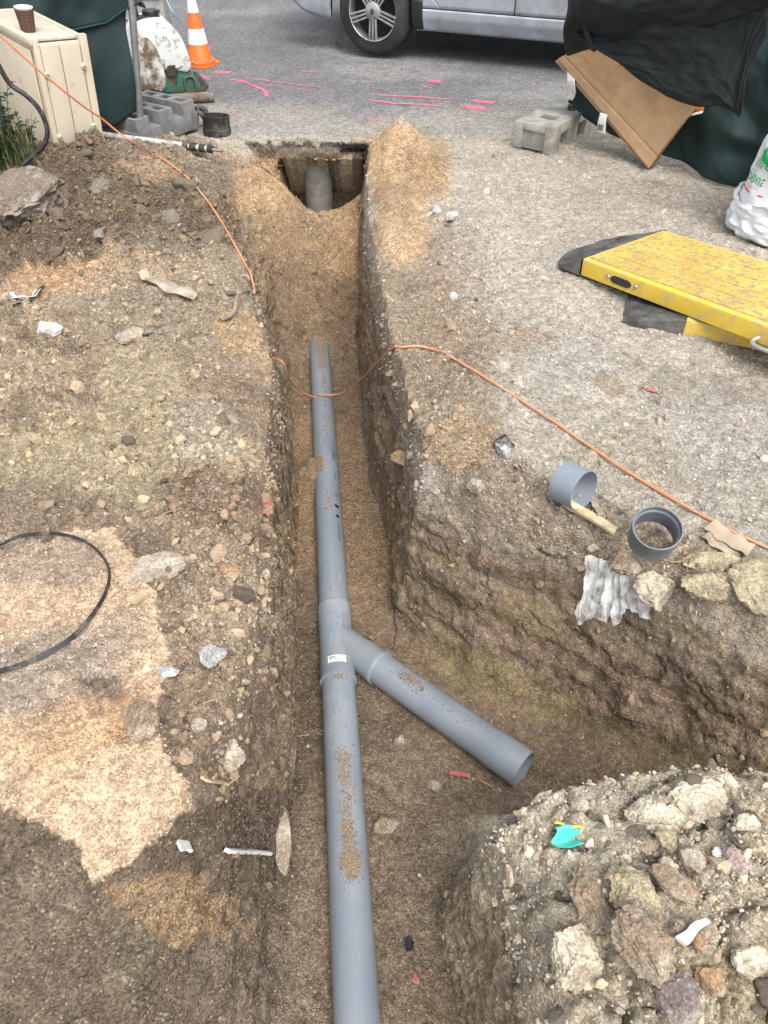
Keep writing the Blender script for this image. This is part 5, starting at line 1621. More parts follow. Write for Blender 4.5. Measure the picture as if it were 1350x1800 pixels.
# white pole, log, rubber ring, glove
POLEW = pmat('white_aluminium', (.60, .60, .57), .45, .2, .06, 8, .05, 60, (.28, .25, .2), .33, 12)
RUB = pmat('black_rubber', (.020, .019, .018), .6, 0, .15, 10, .25, 90, (.12, .10, .085), .3, 10)
def onz(px, py, h):
    p = G(px, py); p.z += h
    return p
a_, b_ = P(172, 236, .16), P(322, 256, .13)
pl = thing('telescopic_pole', 'white telescopic pole with black bands lying before the cement block', 'pole', a_)
MB().tube([a_, b_], .0185, 16).build('tube', POLEW, pl)
dv = (b_ - a_).normalized(); Lp = (b_ - a_).length
for t0, t1, r_ in ((.0, .035, .0235), (.045, .085, .024), (.105, .14, .023), (.155, .185, .021)):
    MB().tube([b_ + dv * t0, b_ + dv * t1], r_, 16).build('black_band', RUB, pl)
MB().tube([b_ - dv * .002, b_ + dv * .16], .016, 14).build('inner_tube', POLEW, pl)
MB().tube([b_ + dv * .16, b_ + dv * .25], .009, 12).build('tip', GALV, pl)
c_, d_ = Q(248, 180, 5.55), Q(375, 170, 5.75)
c_.z = .04; d_.z = .035
c_, d_ = P(246, 178, .035), P(376, 170, .035)
lg = MB().tube([c_ + (d_ - c_) * t for t in (0, .25, .5, .75, .97, 1)], [.036, .035, .036, .034, .035, .024], 16)
tag(lg.build('log', pmat('brown_bark_log', (.155, .125, .100), .9, 0, .2, 14, .5, 60, (.27, .235, .195), .4, 8)), 'smooth brown grey log lying behind the cement block', 'log')
rp = P(382, 236, .0); rp.z = gz(rp.x, rp.y) - .005
ringt = thing('rubber_ring', 'black rubber ring standing at the top of the trench', 'rubber ring', rp)
MB().lathe([(.083, 0), (.090, 0), (.094, .02), (.094, .036), (.090, .040), (.088, .10), (.092, .106), (.092, .118), (.084, .118), (.083, .04)], 40, Matrix.Translation(rp) @ Euler((-.12, .05, 0)).to_matrix().to_4x4(), closed=True).build('ring_wall', RUB, ringt)
gp = G(345, 222)
m_ = MB().tube(spline([gp + Vector((0, 0, .02)), gp + Vector((.02, .01, .10)), gp + Vector((.07, -.01, .115)), gp + Vector((.10, -.06, .09)), gp + Vector((.13, -.09, .02))], 6), [.020 + .004 * math.sin(i) for i in range(25)], 10)
m_.tube(spline([gp + Vector((.03, -.02, .10)), gp + Vector((.075, -.06, .07)), gp + Vector((.10, -.11, .03))], 6), .013, 8)
tag(m_.build('rag', pmat('dirty_black_rag', (.03, .027, .025), .85, 0, .3, 14, .5, 90, (.13, .11, .09), .4, 12)), 'dirty black rag slumped against the rubber ring', 'rag')

# ================================================================ PLATE COMPACTOR
TANK = pmat('dirty_white_tank', (.60, .63, .60), .45, 0, .06, 5, .08, 40, (.12, .10, .075), .30, 9, sharp=.05)
TANKS = pmat('stained_white_guard', (.56, .56, .50), .55, 0, .1, 6, .1, 40, (.13, .085, .05), .52, 12, sharp=.08)
GRN = pmat('green_machine_paint', (.035, .20, .135), .5, 0, .15, 7, .15, 60, (.10, .085, .065), .40, 11, sharp=.08)
BLK = pmat('black_plastic', (.018, .018, .019), .5, 0, .1, 9, .1)
OILY = pmat('oily_dark_metal', (.035, .03, .026), .6, .2, .3, 12, .3, 60, (.10, .08, .06), .4, 10)
co = P(296, 166, .0)
comp = thing('plate_compactor', 'dirty white and green plate compactor behind the left fence post', 'compactor', co, rad(24))
# local: x to the right (front of machine), y to the back, z up
M4 = Matrix.Identity(4)
# tank: rounded arch profile in x-z, extruded in y
prof = [(-.24, .20), (-.24, .30), (-.215, .40), (-.16, .475), (-.08, .505), (.02, .505), (.09, .47), (.145, .39), (.175, .29), (.185, .20), (.15, .165), (.05, .19)]
sp2 = spline([(a, b, 0) for a, b in prof[:10]], 3)
pts2 = [(p_.x, p_.y) for p_ in sp2] + prof[10:]
XZ = Matrix(((1, 0, 0, 0), (0, 0, -1, .14), (0, 1, 0, 0), (0, 0, 0, 1)))
MB().prism(pts2, .30, XZ, .022).build('water_tank', TANK, comp, local=True, angle=50)
prof3 = [(-.22, .10), (-.235, .20), (-.22, .33), (-.16, .40), (-.07, .41), (-.02, .34), (0, .24), (0, .12), (-.05, .07), (-.10, .09)]
sp3 = spline([(a, b, 0) for a, b in prof3 + prof3[:1]], 3)[:-1]
MB().prism([(p_.x, p_.y) for p_ in sp3], .03, Matrix(((1, 0, 0, -.03), (0, 0, -1, -.158), (0, 1, 0, 0), (0, 0, 0, 1))), .008).build('side_guard', TANKS, comp, local=True, angle=50)
MB().lathe([(0, .545), (.050, .545), (.056, .538), (.056, .512), (.064, .510), (.064, .500), (0, .5)], 28, Matrix.Translation((-.02, 0, 0))).build('filler_cap', BLK, comp, local=True)
MB().box((-.10, -.02, .508), (.14, .09, .016), .006).build('cap_strap', BLK, comp, local=True)
MB().tube(spline([(-.11, -.02, .50), (-.115, -.02, .57), (-.08, -.02, .60), (-.05, -.02, .56)], 6), .010, 8).build('hose_elbow', BLK, comp, local=True)
MB().tube([(-.06, 0, .57), (-.28, .02, .68), (-.50, .03, .92)], .013, 10).build('handle_bar', BLK, comp, local=True)
MB().box((-.02, 0, .165), (.30, .24, .10), .015).build('engine_block', OILY, comp, local=True)
MB().box((.035, -.13, .195), (.085, .06, .085), .012).build('muffler', OILY, comp, local=True)
MB().tube([(.06, -.165, .205), (.205, -.13, .222)], .010, 10).build('guard_bar', pmat('worn_steel_bar', (.33, .31, .28), .5, .5, .1, 9, .1, 60, (.1, .09, .08), .4, 9), comp, local=True)
prof4 = [(-.20, .055), (-.20, .15), (-.06, .19), (.04, .205), (.13, .20), (.185, .17), (.21, .10), (.24, .055), (.25, .035), (.2, .03)]
MB().prism(prof4, .27, Matrix(((1, 0, 0, 0), (0, 0, -1, .13), (0, 1, 0, 0), (0, 0, 0, 1))), .012).build('exciter_housing', GRN, comp, local=True)
prof5 = [(-.26, .04), (-.22, .012), (.14, .006), (.22, .02), (.275, .062), (.285, .085), (.262, .088), (.21, .05), (.1, .036), (-.2, .046)]
MB().prism(prof5, .40, Matrix(((1, 0, 0, 0), (0, 0, -1, .20), (0, 1, 0, 0), (0, 0, 0, 1))), .006).build('base_plate', OILY, comp, local=True)
MB().tube(spline([(.11, -.145, .06), (.115, -.15, .125), (.15, -.15, .138), (.185, -.15, .125), (.19, -.145, .06)], 5), .007, 8).build('lifting_eye', GRN, comp, local=True)
for x_ in (.05, .12):
    MB().lathe([(0, .012), (.014, .012), (.016, 0), (0, 0)], 6, Matrix.Translation((x_, -.137, .12)) @ Matrix.Rotation(rad(90), 4, 'X')).build('bolt', OILY, comp, local=True)
# grey steel box behind it and a thin cyan cord
gb = P(262, 75, 0.0); gb = Vector((-2.05, 7.2, 0))
bx = thing('steel_box', 'grey ribbed steel box standing behind the plate compactor', 'steel box', gb, rad(8))
GREYM = pmat('grey_sheet_steel', (.34, .34, .33), .6, .1, .08, 6, .1, 40, (.20, .19, .17), .3, 9)
MB().box((0, .2, .31), (.40, .40, .60), .01).build('body', GREYM, bx, local=True)
for z_ in (.16, .30, .44):
    MB().box((0, -.006, z_), (.38, .014, .012), .003).build('rib', GREYM, bx, local=True)
for x_, z_ in ((-.15, .48), (.15, .48), (-.15, .35), (.15, .35)):
    MB().lathe([(0, .012), (.012, .010), (.013, 0), (0, 0)], 10, Matrix.Translation((x_, 0, z_)) @ Matrix.Rotation(rad(90), 4, 'X')).build('bolt', OILY, bx, local=True)
tag(MB().tube(spline([Q(286, -30, 7.3), Q(293, 0, 7.25), Q(305, 22, 7.2), P(316, 34, .3) * .0 + Q(318, 40, 7.3)], 6), .004, 6).build('cyan_cord', pmat('cyan_rope', (.25, .52, .55), .7, 0, .1, 20, .1)), 'thin cyan cord trailing from the grey steel box towards the cone', 'cord')

# ================================================================ TRAFFIC CONE
OR_ = pmat('cone_orange', (.78, .13, .012), .5, 0, .05, 6, .05, 60, (.32, .10, .04), .2, 14)
RW = pmat('cone_white_band', (.76, .76, .79), .4, 0, .04, 9, .03, 60, (.45, .45, .45), .22, 14)
cn = P(354, 113, 0)
cone = thing('traffic_cone', 'orange and white striped traffic cone standing on the asphalt', 'traffic cone', cn, rad(-20))
def cr(z):
    return .098 - (.098 - .020) * (z - .035) / (.53 - .035)
b_ = MB().prism([(.142 * math.cos(rad(a)) * (1.0 if a % 90 else 1.0), .142 * math.sin(rad(a))) for a in ()] or [(-.13, -.10), (-.10, -.13), (.10, -.13), (.13, -.10), (.13, .10), (.10, .13), (-.10, .13), (-.13, .10)], .012, None, .003)
b_.build('base', OR_, cone, local=True)
MB().lathe([(.122, .012), (.122, .030), (.116, .037), (.100, .038), (.098, .040), (cr(.53), .53), (0, .53)], 40).build('body', OR_, cone, local=True)
for z0, z1 in ((.155, .262), (.372, .478)):
    MB().lathe([(cr(z0), z0), (cr(z0) + .0022, z0 + .001), (cr(z1) + .0022, z1 - .001), (cr(z1), z1)], 40).build('reflective_band', RW, cone, local=True)

# ================================================================ CAR
PAINT = pmat('silver_blue_paint', (.42, .46, .51), .30, .25, .02, 2, .0, 30, (.20, .205, .205), .28, 3, spec=.6, sharp=.15)
TYRE = pmat('tyre_rubber', (.016, .016, .017), .75, 0, .15, 14, .2, 90, (.06, .056, .05), .35, 7, sharp=.15)
ALLOY = pmat('dusty_alloy', (.42, .42, .43), .4, .6, .06, 9, .05, 60, (.17, .14, .115), .3, 9, sharp=.1)
BRK = pmat('brake_dust_black', (.015, .014, .013), .8, 0, .1, 9, .1)
UNDER = pmat('underbody_black', (.008, .008, .008), .9, 0, 0, 5, 0)
GLASS = pmat('tinted_glass', (.02, .025, .028), .05, 0, 0, 5, 0, spec=.8)
TRIMB = pmat('black_trim', (.02, .02, .021), .5, 0, .05, 9, .1)
LAMPR = pmat('red_lamp_lens', (.35, .02, .02), .2, 0, .05, 9, 0)
LAMPC = pmat('clear_lamp_lens', (.6, .6, .6), .1, 0, .05, 9, 0)
wc = P(656, 99, 0)
car = thing('parked_car', 'silver blue car parked on the road with worn alloy wheels', 'car', wc, rad(-22))
car.scale = (1.06, 1.06, 1.06)
RW_, WBASE = .312, 2.66
def arch_low(s_):
    """lowest edge of the bodywork along its length (s from the rear axle)"""
    lo_ = .205
    if s_ < -.36:
        lo_ = .235 + .10 * sm(np.array((-s_ - .45) / .4)) * 1.0
    for c0 in (0.0, WBASE):
        dd_ = abs(s_ - c0)
        if dd_ < .375:
            lo_ = max(lo_, RW_ + math.sqrt(max(.375 ** 2 - dd_ ** 2, 0)) - .035)
    return float(lo_)
def off(s_, z_):
    """side surface: distance from the centre line; tucked sill, shoulder bulge, rounded ends"""
    o_ = np.interp(z_, [.15, .22, .30, .36, .45, .62, .80, .90, 1.0], [.755, .805, .842, .848, .856, .875, .868, .85, .82])
    e_ = np.interp(s_, [-.86, -.80, -.66, -.45, 2.9, 3.2, 3.45, 3.56], [.60, .72, .82, .868, .868, .84, .70, .50])
    fl = .012 * math.exp(-((math.hypot(s_, z_ - RW_) - .40) / .05) ** 2) + .012 * math.exp(-((math.hypot(s_ - WBASE, z_ - RW_) - .40) / .05) ** 2)
    return float(min(o_, e_ * 1.0 + 0 * o_) + fl)
YC = .86 - .015                    # body centre line in local y; the near side faces -y
def sidept(s_, z_, near=True, out=0.0):
    o_ = off(s_, z_) + out
    return Vector((s_, YC - o_ if near else YC + o_, z_))
def belt(s_):
    return float(np.interp(s_, [-.86, -.6, .0, 1.0, 2.0, 2.7, 3.3, 3.56], [.86, .93, .96, .93, .90, .84, .72, .60]))
def side_patch(name, s0, s1, zlo, zhi, near=True, out=0.0, mat=PAINT, nu=60, nv=22, parent=car):
    def fn(u, v):
        z_guess = v
        s_ = (s0(v) if callable(s0) else s0) * (1 - u) + (s1(v) if callable(s1) else s1) * u
        a, b = (zlo(s_) if callable(zlo) else zlo), (zhi(s_) if callable(zhi) else zhi)
        return sidept(s_, a + (b - a) * v, near, out)
    return MB().grid(fn, nu, nv).build(name, mat, parent, local=True, angle=50, solid=.004)
DOOR_LO, SPLIT, REAR0, FRONT1 = .365, 1.16, .42, 2.13
for near in (True, False):
    side_patch('body_shell', -.40, 3.50, lambda s_: arch_low(s_) + .012, lambda s_: belt(s_) - .01, near, -.012, UNDER, 160, 16)
    rear_edge = lambda v: .485 + (-.16) * v ** 2.0 if v > .25 else .485 + .10 * (1 - v / .25) ** 2 - .0
    side_patch('rear_door', rear_edge, SPLIT - .004, DOOR_LO, belt, near, .002)
    side_patch('front_door', SPLIT + .004, FRONT1, DOOR_LO, belt, near, .002)
    side_patch('sill', .365, WBASE - .37, lambda s_: arch_low(s_) if s_ > .45 else .205, DOOR_LO - .007, near, .004, PAINT, 60, 10)
    side_patch('rear_quarter', lambda v: -.40, lambda v: (.485 + (-.16) * v ** 2.0 if v > .25 else .485 + .10 * (1 - v / .25) ** 2) - .006, lambda s_: max(arch_low(s_), DOOR_LO if s_ > .40 else 0), belt, near, .002, PAINT, 90, 26)
    side_patch('rear_bumper', -.86, -.37, arch_low, lambda s_: .62, near, .006, PAINT, 30, 12)
    side_patch('rear_panel', -.84, -.405, lambda s_: .625, belt, near, .002, PAINT, 30, 10)
    side_patch('front_wing', FRONT1 + .006, 3.50, lambda s_: max(arch_low(s_), .36), belt, near, .002, PAINT, 80, 24)
    side_patch('wheel_guard', .335, .43, lambda s_: .215, lambda s_: .42, near, .007, TRIMB, 8, 10)
    side_patch('door_moulding', .62, 2.10, .545, .585, near, .010, TRIMB, 30, 3)
m_ = MB()
for s0_, s1_, z_ in ((-.30, 3.4, .22),):
    m_.box(((s0_ + s1_) / 2, YC, z_ + .02), (s1_ - s0_ - .15, 1.45, .03))
m_.build('underbody', UNDER, car, local=True)
# bumper ends, deck and greenhouse
def across(s_, zf, name, mat):
    def fn(u, v):
        z_ = zf[0] + (zf[1] - zf[0]) * v
        o_ = off(s_, z_)
        c_ = 1 - (2 * u - 1) ** 2
        return Vector((s_ + (-.10 if s_ < 0 else .10) * c_, YC - o_ * (1 - 2 * u), z_))
    MB().grid(fn, 24, 10).build(name, mat, car, local=True, solid=.004)
across(-.86, (.33, .86), 'tailgate', PAINT); across(3.55, (.22, .60), 'front_bumper', PAINT)
def top(name, sa, za, sb, zb, wa, wb, mat):
    def fn(u, v):
        s_ = sa + (sb - sa) * v; w_ = wa + (wb - wa) * v; c_ = .03 * (1 - (2 * u - 1) ** 2)
        return Vector((s_, YC - w_ * (1 - 2 * u), za + (zb - za) * v + c_))
    MB().grid(fn, 16, 8).build(name, mat, car, local=True, solid=.004)
top('bonnet', 2.35, .90, 3.56, .60, .80, .62, PAINT)
top('windscreen', 2.40, .90, 1.62, 1.40, .74, .58, GLASS)
top('roof', 1.62, 1.40, -.10, 1.43, .58, .57, PAINT)
top('rear_window', -.10, 1.43, -.72, .95, .57, .68, GLASS)
top('boot_lid', -.72, .95, -.88, .86, .70, .62, PAINT)
for sgn in (-1, 1):
    def glass(u, v):
        s_ = -.45 + 2.80 * u
        top_s = min(max(s_, -.10), 1.62)
        a = Vector((s_, YC + sgn * (off(s_, .90) - .03), belt(s_))); b = Vector((top_s, YC + sgn * .575, 1.415))
        return a.lerp(b, v)
    MB().grid(glass, 20, 6).build('side_window', GLASS, car, local=True, solid=.004)
    MB().box((1.14, YC + sgn * .74, 1.15), (.08, .015, .50), .004, (-sgn * rad(-26), 0, 0)).build('door_pillar', TRIMB, car, local=True)
    MB().box((-.84, YC + sgn * .60, .76), (.06, .20, .14), .01).build('tail_lamp', LAMPR, car, local=True)
    MB().box((3.46, YC + sgn * .52, .60), (.12, .24, .10), .015).build('headlight', LAMPC, car, local=True)
def wheel(s_, near):
    y_ = .0 if near else 2 * YC
    w_ = bpy.data.objects.new('wheel', None); w_.empty_display_size = .1; COL.objects.link(w_); w_.parent = car; w_.location = (s_, y_, RW_)
    if not near:
        w_.rotation_euler = (0, 0, math.pi)
    T = Matrix.Rotation(rad(90), 4, 'X')            # lathe z -> -y (outwards)
    hw = .0
    prof_ = [(.205, .012), (.222, .002), (.262, .004), (.292, -.012), (.308, -.035), (RW_, -.06), (RW_, -.15), (.306, -.185), (.285, -.205), (.225, -.205), (.205, -.19)]
    MB().lathe(prof_, 64, T, closed=True).build('tyre', TYRE, w_, local=True)
    rim = MB().lathe([(.212, .006), (.206, .010), (.199, .006), (.196, -.02), (.188, -.12), (.196, -.18), (.206, -.19)], 56, T).build('rim', ALLOY, w_, local=True)
    MB().lathe([(0, -.085), (.19, -.085), (.19, -.09), (0, -.09)], 40, T).build('brake_disc', BRK, w_, local=True)
    for k in range(5):
        a0 = 2 * math.pi * k / 5 + rad(-90)
        sm_ = MB()
        for j in (-1, 0, 1):
            d_ = Vector((math.cos(a0), 0, math.sin(a0))); t_ = Vector((-math.sin(a0), 0, math.cos(a0)))
            p0 = d_ * .045 + t_ * j * .0235 + Vector((0, .006, 0)); p1 = d_ * .2005 + t_ * j * .030 + Vector((0, .0, 0))
            ax = (p1 - p0).normalized()
            mt = Matrix(((ax.x, t_.x, 0, (p0.x + p1.x) / 2), (ax.y, t_.y, 1, (p0.y + p1.y) / 2), (ax.z, t_.z, 0, (p0.z + p1.z) / 2), (0, 0, 0, 1)))
            sm_.box((0, 0, 0), ((p1 - p0).length, .0145, .022), .004, mt)
        sp__ = sm_.build('spoke', ALLOY, w_, local=True)
    hc = MB().lathe([(0, .014), (.052, .012), (.064, .004), (.066, -.02), (0, -.02)], 40, T).build('hub_cap', ALLOY, w_, local=True)
    # hub emblem: an open lozenge
    lz = MB()
    for k in range(4):
        c4 = [(0, .024), (.017, 0), (0, -.024), (-.017, 0)]
        i4 = [(0, .012), (.0085, 0), (0, -.012), (-.0085, 0)]
        n4 = (k + 1) % 4
        q4 = [c4[k], c4[n4], i4[n4], i4[k]]
        lz.add([(a, -.0145, b) for a, b in q4] + [(a, -.0175, b) for a, b in q4], [(0, 1, 2, 3), (7, 6, 5, 4), (0, 4, 5, 1), (1, 5, 6, 2), (2, 6, 7, 3), (3, 7, 4, 0)])
    # each sub-part hangs one level down
    e_ = lz.build('emblem', TRIMB, w_, local=True)
    MB().lathe([(0, .0155), (.006, .0155), (.007, .012), (0, .012)], 12, T @ Matrix.Translation((.020, -.040, 0))).build('valve_hole', BRK, w_, local=True)
for s_, near in ((0, True), (WBASE, True), (0, False), (WBASE, False)):
    wheel(s_, near)

# ================================================================ PINK SURVEY PAINT ON THE ROAD
PINK, nt, b = new_mat('pink_spray')
b.inputs['Base Color'].default_value = (.85, .16, .27, 1); b.inputs['Roughness'].default_value = .8
tcn = nt.nodes.new('ShaderNodeTexCoord'); nz = nt.nodes.new('ShaderNodeTexNoise'); nz.inputs['Scale'].default_value = 55; nz.inputs['Detail'].default_value = 8; nz.inputs['Roughness'].default_value = .8
nt.links.new(tcn.outputs['Object'], nz.inputs['Vector'])
at_ = nt.nodes.new('ShaderNodeAttribute'); at_.attribute_name = 'cover'
ad_ = nt.nodes.new('ShaderNodeMath'); ad_.operation = 'ADD'
nt.links.new(nz.outputs['Fac'], ad_.inputs[0]); nt.links.new(at_.outputs['Fac'], ad_.inputs[1])
mrn = nt.nodes.new('ShaderNodeMapRange'); mrn.inputs['From Min'].default_value = .82; mrn.inputs['From Max'].default_value = 1.28; mrn.inputs['To Max'].default_value = .9
nt.links.new(ad_.outputs[0], mrn.inputs['Value']); nt.links.new(mrn.outputs[0], b.inputs['Alpha'])
def spray(pix, width, cover=.5, n=6):
    pts = spline([P(a, b_, .006) for a, b_ in pix], n)
    for p_ in pts:
        p_.z = max(gz(p_.x, p_.y), gz(p_.x + .03, p_.y), gz(p_.x - .03, p_.y)) + .005 if p_.y < 7.1 else .008
    vv, cv, ff = [], [], []
    k_ = 5
    for i, p_ in enumerate(pts):
        t_ = (pts[min(i + 1, len(pts) - 1)] - pts[max(i - 1, 0)]); t_.z = 0; t_.normalize()
        s_ = Vector((-t_.y, t_.x, 0))
        e_ = min(1, i / 2, (len(pts) - 1 - i) / 2)
        for j in range(k_):
            f_ = j / (k_ - 1) * 2 - 1
            vv.append(p_ + s_ * width * .5 * f_); cv.append(cover * (1 - f_ * f_) * e_ + .05)
    for i in range(len(pts) - 1):
        for j in range(k_ - 1):
            ff.append((i * k_ + j, i * k_ + j + 1, (i + 1) * k_ + j + 1, (i + 1) * k_ + j))
    me = mesh_np('spray_mark', np.array([v_[:] for v_ in vv]), np.array(ff), True, {'cover': ('FLOAT', np.array(cv))})
    me.materials.append(PINK)
    o = bpy.data.objects.new('spray_mark', me); COL.objects.link(o); o.parent = road_o
spray([(398, 138), (425, 142), (450, 152), (466, 160), (468, 172)], .06, .62)
spray([(425, 134), (480, 143), (530, 149), (585, 154)], .05, .5)
spray([(405, 141), (440, 147), (490, 152)], .10, .40)
spray([(500, 155), (530, 157), (550, 159)], .06, .45)
spray([(375, 125), (390, 127), (406, 128)], .14, .58)
spray([(335, 131), (352, 134), (370, 137)], .12, .50)
spray([(526, 124), (540, 125), (556, 126)], .08, .52)
spray([(640, 168), (690, 176), (740, 181), (784, 186)], .05, .62)
spray([(652, 160), (710, 165), (760, 170), (798, 173)], .05, .60)
spray([(750, 140), (764, 141), (778, 143)], .13, .62)
spray([(740, 149), (750, 151), (762, 153)], .07, .48)
spray([(828, 175), (850, 178), (872, 180)], .13, .62)
spray([(815, 187), (835, 188), (858, 190)], .13, .62)
spray([(804, 185), (820, 184), (830, 183)], .06, .5)
spray([(640, 200), (660, 204), (678, 207)], .08, .42)
spray([(395, 200), (410, 203), (425, 207)], .20, .34)

# ================================================================ RIGHT SITE FENCE, COVER, CARDBOARD, BLOCK, SACK
rb0 = P(901, 258, 0)
rd = Vector((.60, .80, 0)).normalized(); rw = Vector((rd.y, -rd.x, 0))
rb = thing('fence_base_block', 'pale weathered concrete fence block with arched feet carrying the right post', 'fence block', rb0)
Rb = Matrix(((rw.x, rd.x, 0, 0), (rw.y, rd.y, 0, 0), (0, 0, 1, 0), (0, 0, 0, 1)))
BWd, BL, BH = .27, .62, .158
def lb_(x_, y_, z_):
    return rb0 + rw * x_ + rd * y_ + Vector((0, 0, z_))
# front and back legs, middle leg, side beams and top with a rectangular socket
m_ = MB()
def bb(x0, x1, y0, y1, z0, z1, bev=.006):
    m_.box(lb_((x0 + x1) / 2, (y0 + y1) / 2, (z0 + z1) / 2), (x1 - x0, y1 - y0, z1 - z0), bev, Rb)
for y0, y1 in ((0.018, .085), (.27, .35), (.535, .602)):
    bb(.03, BWd - .03, y0, y1, .004, BH - .002)                        # webs
for y0, y1 in ((0, .125), (.245, .375), (.495, BL)):
    bb(0, .055, y0, y1, 0, BH - .001); bb(BWd - .055, BWd, y0, y1, 0, BH - .001)   # feet
bb(.003, .053, .01, BL - .01, .095, BH - .0015); bb(BWd - .053, BWd - .003, .01, BL - .01, .095, BH - .0015)
bb(.03, BWd - .03, .003, .06, .115, BH - .0012)                                   # lintel of the front recess
bb(.01, BWd - .01, .06, .15, .10, BH); bb(.01, BWd - .01, .235, BL - .002, .10, BH); bb(.01, .085, .145, .24, .10, BH - .0008); bb(.19, BWd - .01, .145, .24, .10, BH - .0008)
m_.build('block', CONC_W, rb)
rf = thing('site_fence', 'dark green tarpaulin fence on the right hung on a post in the concrete block', 'fence', lb_(.19, .40, BH))
pp = lb_(.19, .42, .10)
MB().tube([pp, pp + Vector((.02, .0, 1.2))], .021, 16).build('post', GALV, rf)
MB().lathe([(.022, 0), (.034, 0), (.036, .012), (.030, .03), (.022, .03)], 20, Matrix.Translation(pp + Vector((0, 0, BH - .10))), closed=True).build('post_collar', RUB, rf)
fr0 = pp.copy(); fr0.z = 0
frd = (Vector((2.12, 4.33, 0)) - fr0); frl = frd.length; frd.normalize()
frn = Vector((-frd.y, frd.x, 0)); frn = frn if frn.y < 0 else -frn
def rtarp(u, v):
    w_ = -.02 + u * 2.3
    t_ = w_ / frl
    zb = float(np.interp(t_, [0, .08, .25, .45, .7, 1.0, 1.6], [.20, .13, .085, .06, .03, .012, .012])) + .012 * sn(u * 12, 2)
    h_ = zb + (1.30 - zb) * v
    fre = float(sm(np.array((t_ - .62) / .25)))
    belly = (.03 + .12 * fre) * math.sin(math.pi * min(1, v * 1.5 + .12)) * (1 - math.exp(-u * 9)) + (.05 + .10 * fre) * sn(u * 6 - v * 1.5, v * 3.2 + u * 4) + .035 * sn(u * 22 + v * 4, v * 9) + .03 * (.5 - abs(sn(u * 13 + v * 11, v * 4 - u * 3))) + .008 * sn(u * 60 + v * 20, v * 40)
    belly += .03 * math.exp(-((v - .28 + .15 * u) / .05) ** 2) - .02 * math.exp(-((v - .20 + .1 * u) / .05) ** 2)
    p_ = fr0 + frd * w_ + frn * belly
    return Vector((p_.x, p_.y, h_))
cloth(rtarp, 200, 120, 'tarpaulin', TARP, rf)
# cardboard: a flattened box, front sheet and back sheet, leaning on the fence
KRAFT = pmat('brown_cardboard', (.43, .275, .145), .75, 0, .06, 3, .12, 90, (.34, .215, .115), .35, 6, sharp=.15)
KRAFTE = pmat('cardboard_edge', (.36, .235, .125), .85, 0, .1, 30, .4, 200)
cpn = frn + Vector((0, 0, .22)); cpn.normalize()
cb_low = P(1145, 297, .012)
def on_c(px, py, o_=0.0):
    return plane_pt(px, py, cb_low, cpn) + cpn * o_
quad = [(1036, 76), (984, 104), (1143, 296), (1222, 187)]
q3 = [on_c(a, b) for a, b in quad]
cbx = thing('cardboard_box', 'flattened brown cardboard box tucked under the black cover', 'cardboard', cb_low)
def sheet(name, q_, t_, o_, mat, corner=0.0, n=18):
    a, b, c, d = [x_ + cpn * o_ for x_ in q_]
    def fn(u, v):
        p_ = a.lerp(d, u).lerp(b.lerp(c, u), v)
        w_ = .006 * sn(u * 3, v * 3) + .003 * sn(u * 9 + 5, v * 8)
        w_ -= .007 * (math.exp(-((u - .34 - .05 * v) / .012) ** 2) + .8 * math.exp(-((u - .40 - .04 * v) / .012) ** 2) + .6 * math.exp(-((u - .72) / .012) ** 2) * (v < .6) + .7 * math.exp(-((v - .80) / .02) ** 2))
        return p_ + cpn * w_
    return MB().grid(fn, 170, 60).build(name, mat, cbx, angle=60, solid=t_)
sheet('front_sheet', q3, .005, .022, KRAFT)
q3b = [q3[0] + (q3[0] - q3[1]) * .02, q3[1] + (q3[1] - q3[0]) * .025 + (q3[1] - q3[2]) * .01, q3[2] + (q3[2] - q3[3]) * .015, q3[3] + (q3[3] - q3[2]) * .03]
sheet('back_sheet', q3b, .006, -.018, KRAFT)
ed = MB()
for i_, j_ in ((2, 3), (3, 0)):
    a, b = q3[i_], q3[j_]
    ed.add([a + cpn * .021, b + cpn * .021, b - cpn * .016, a - cpn * .016], [(0, 1, 2, 3)])
ed.build('edge_flap', KRAFTE, cbx, solid=.003)
ed = MB()
for o_ in (-.008, .004, .012):
    a, b = q3[1] + cpn * o_, q3[2] + cpn * o_
    s_ = (q3[1] - q3[0]).normalized()
    ed.add([a, b, b + s_ * .012, a + s_ * (.016 + o_)], [(0, 1, 2, 3)])
fl3 = ed.build('side_flap', KRAFTE, cbx, solid=.003); fl3['kind'] = 'stuff'
# orange and white card behind its corner
m_ = MB().add([on_c(1205, 184, -.045), on_c(1236, 186, -.045), on_c(1236, 192, -.045), on_c(1196, 203, -.045)], [(0, 1, 2, 3)])
oc = m_.build('printed_card', pmat('orange_card', (.60, .17, .03), .6, 0, .05, 9, 0), None, solid=.004)
tag(oc, 'orange and white printed card peeping out behind the cardboard corner', 'card')
m_ = MB().add([on_c(1194, 202, -.046), on_c(1236, 191.5, -.046), on_c(1236, 197, -.046), on_c(1188, 209, -.046)], [(0, 1, 2, 3)])
m_.build('white_edge', PAPER, oc, solid=.004)
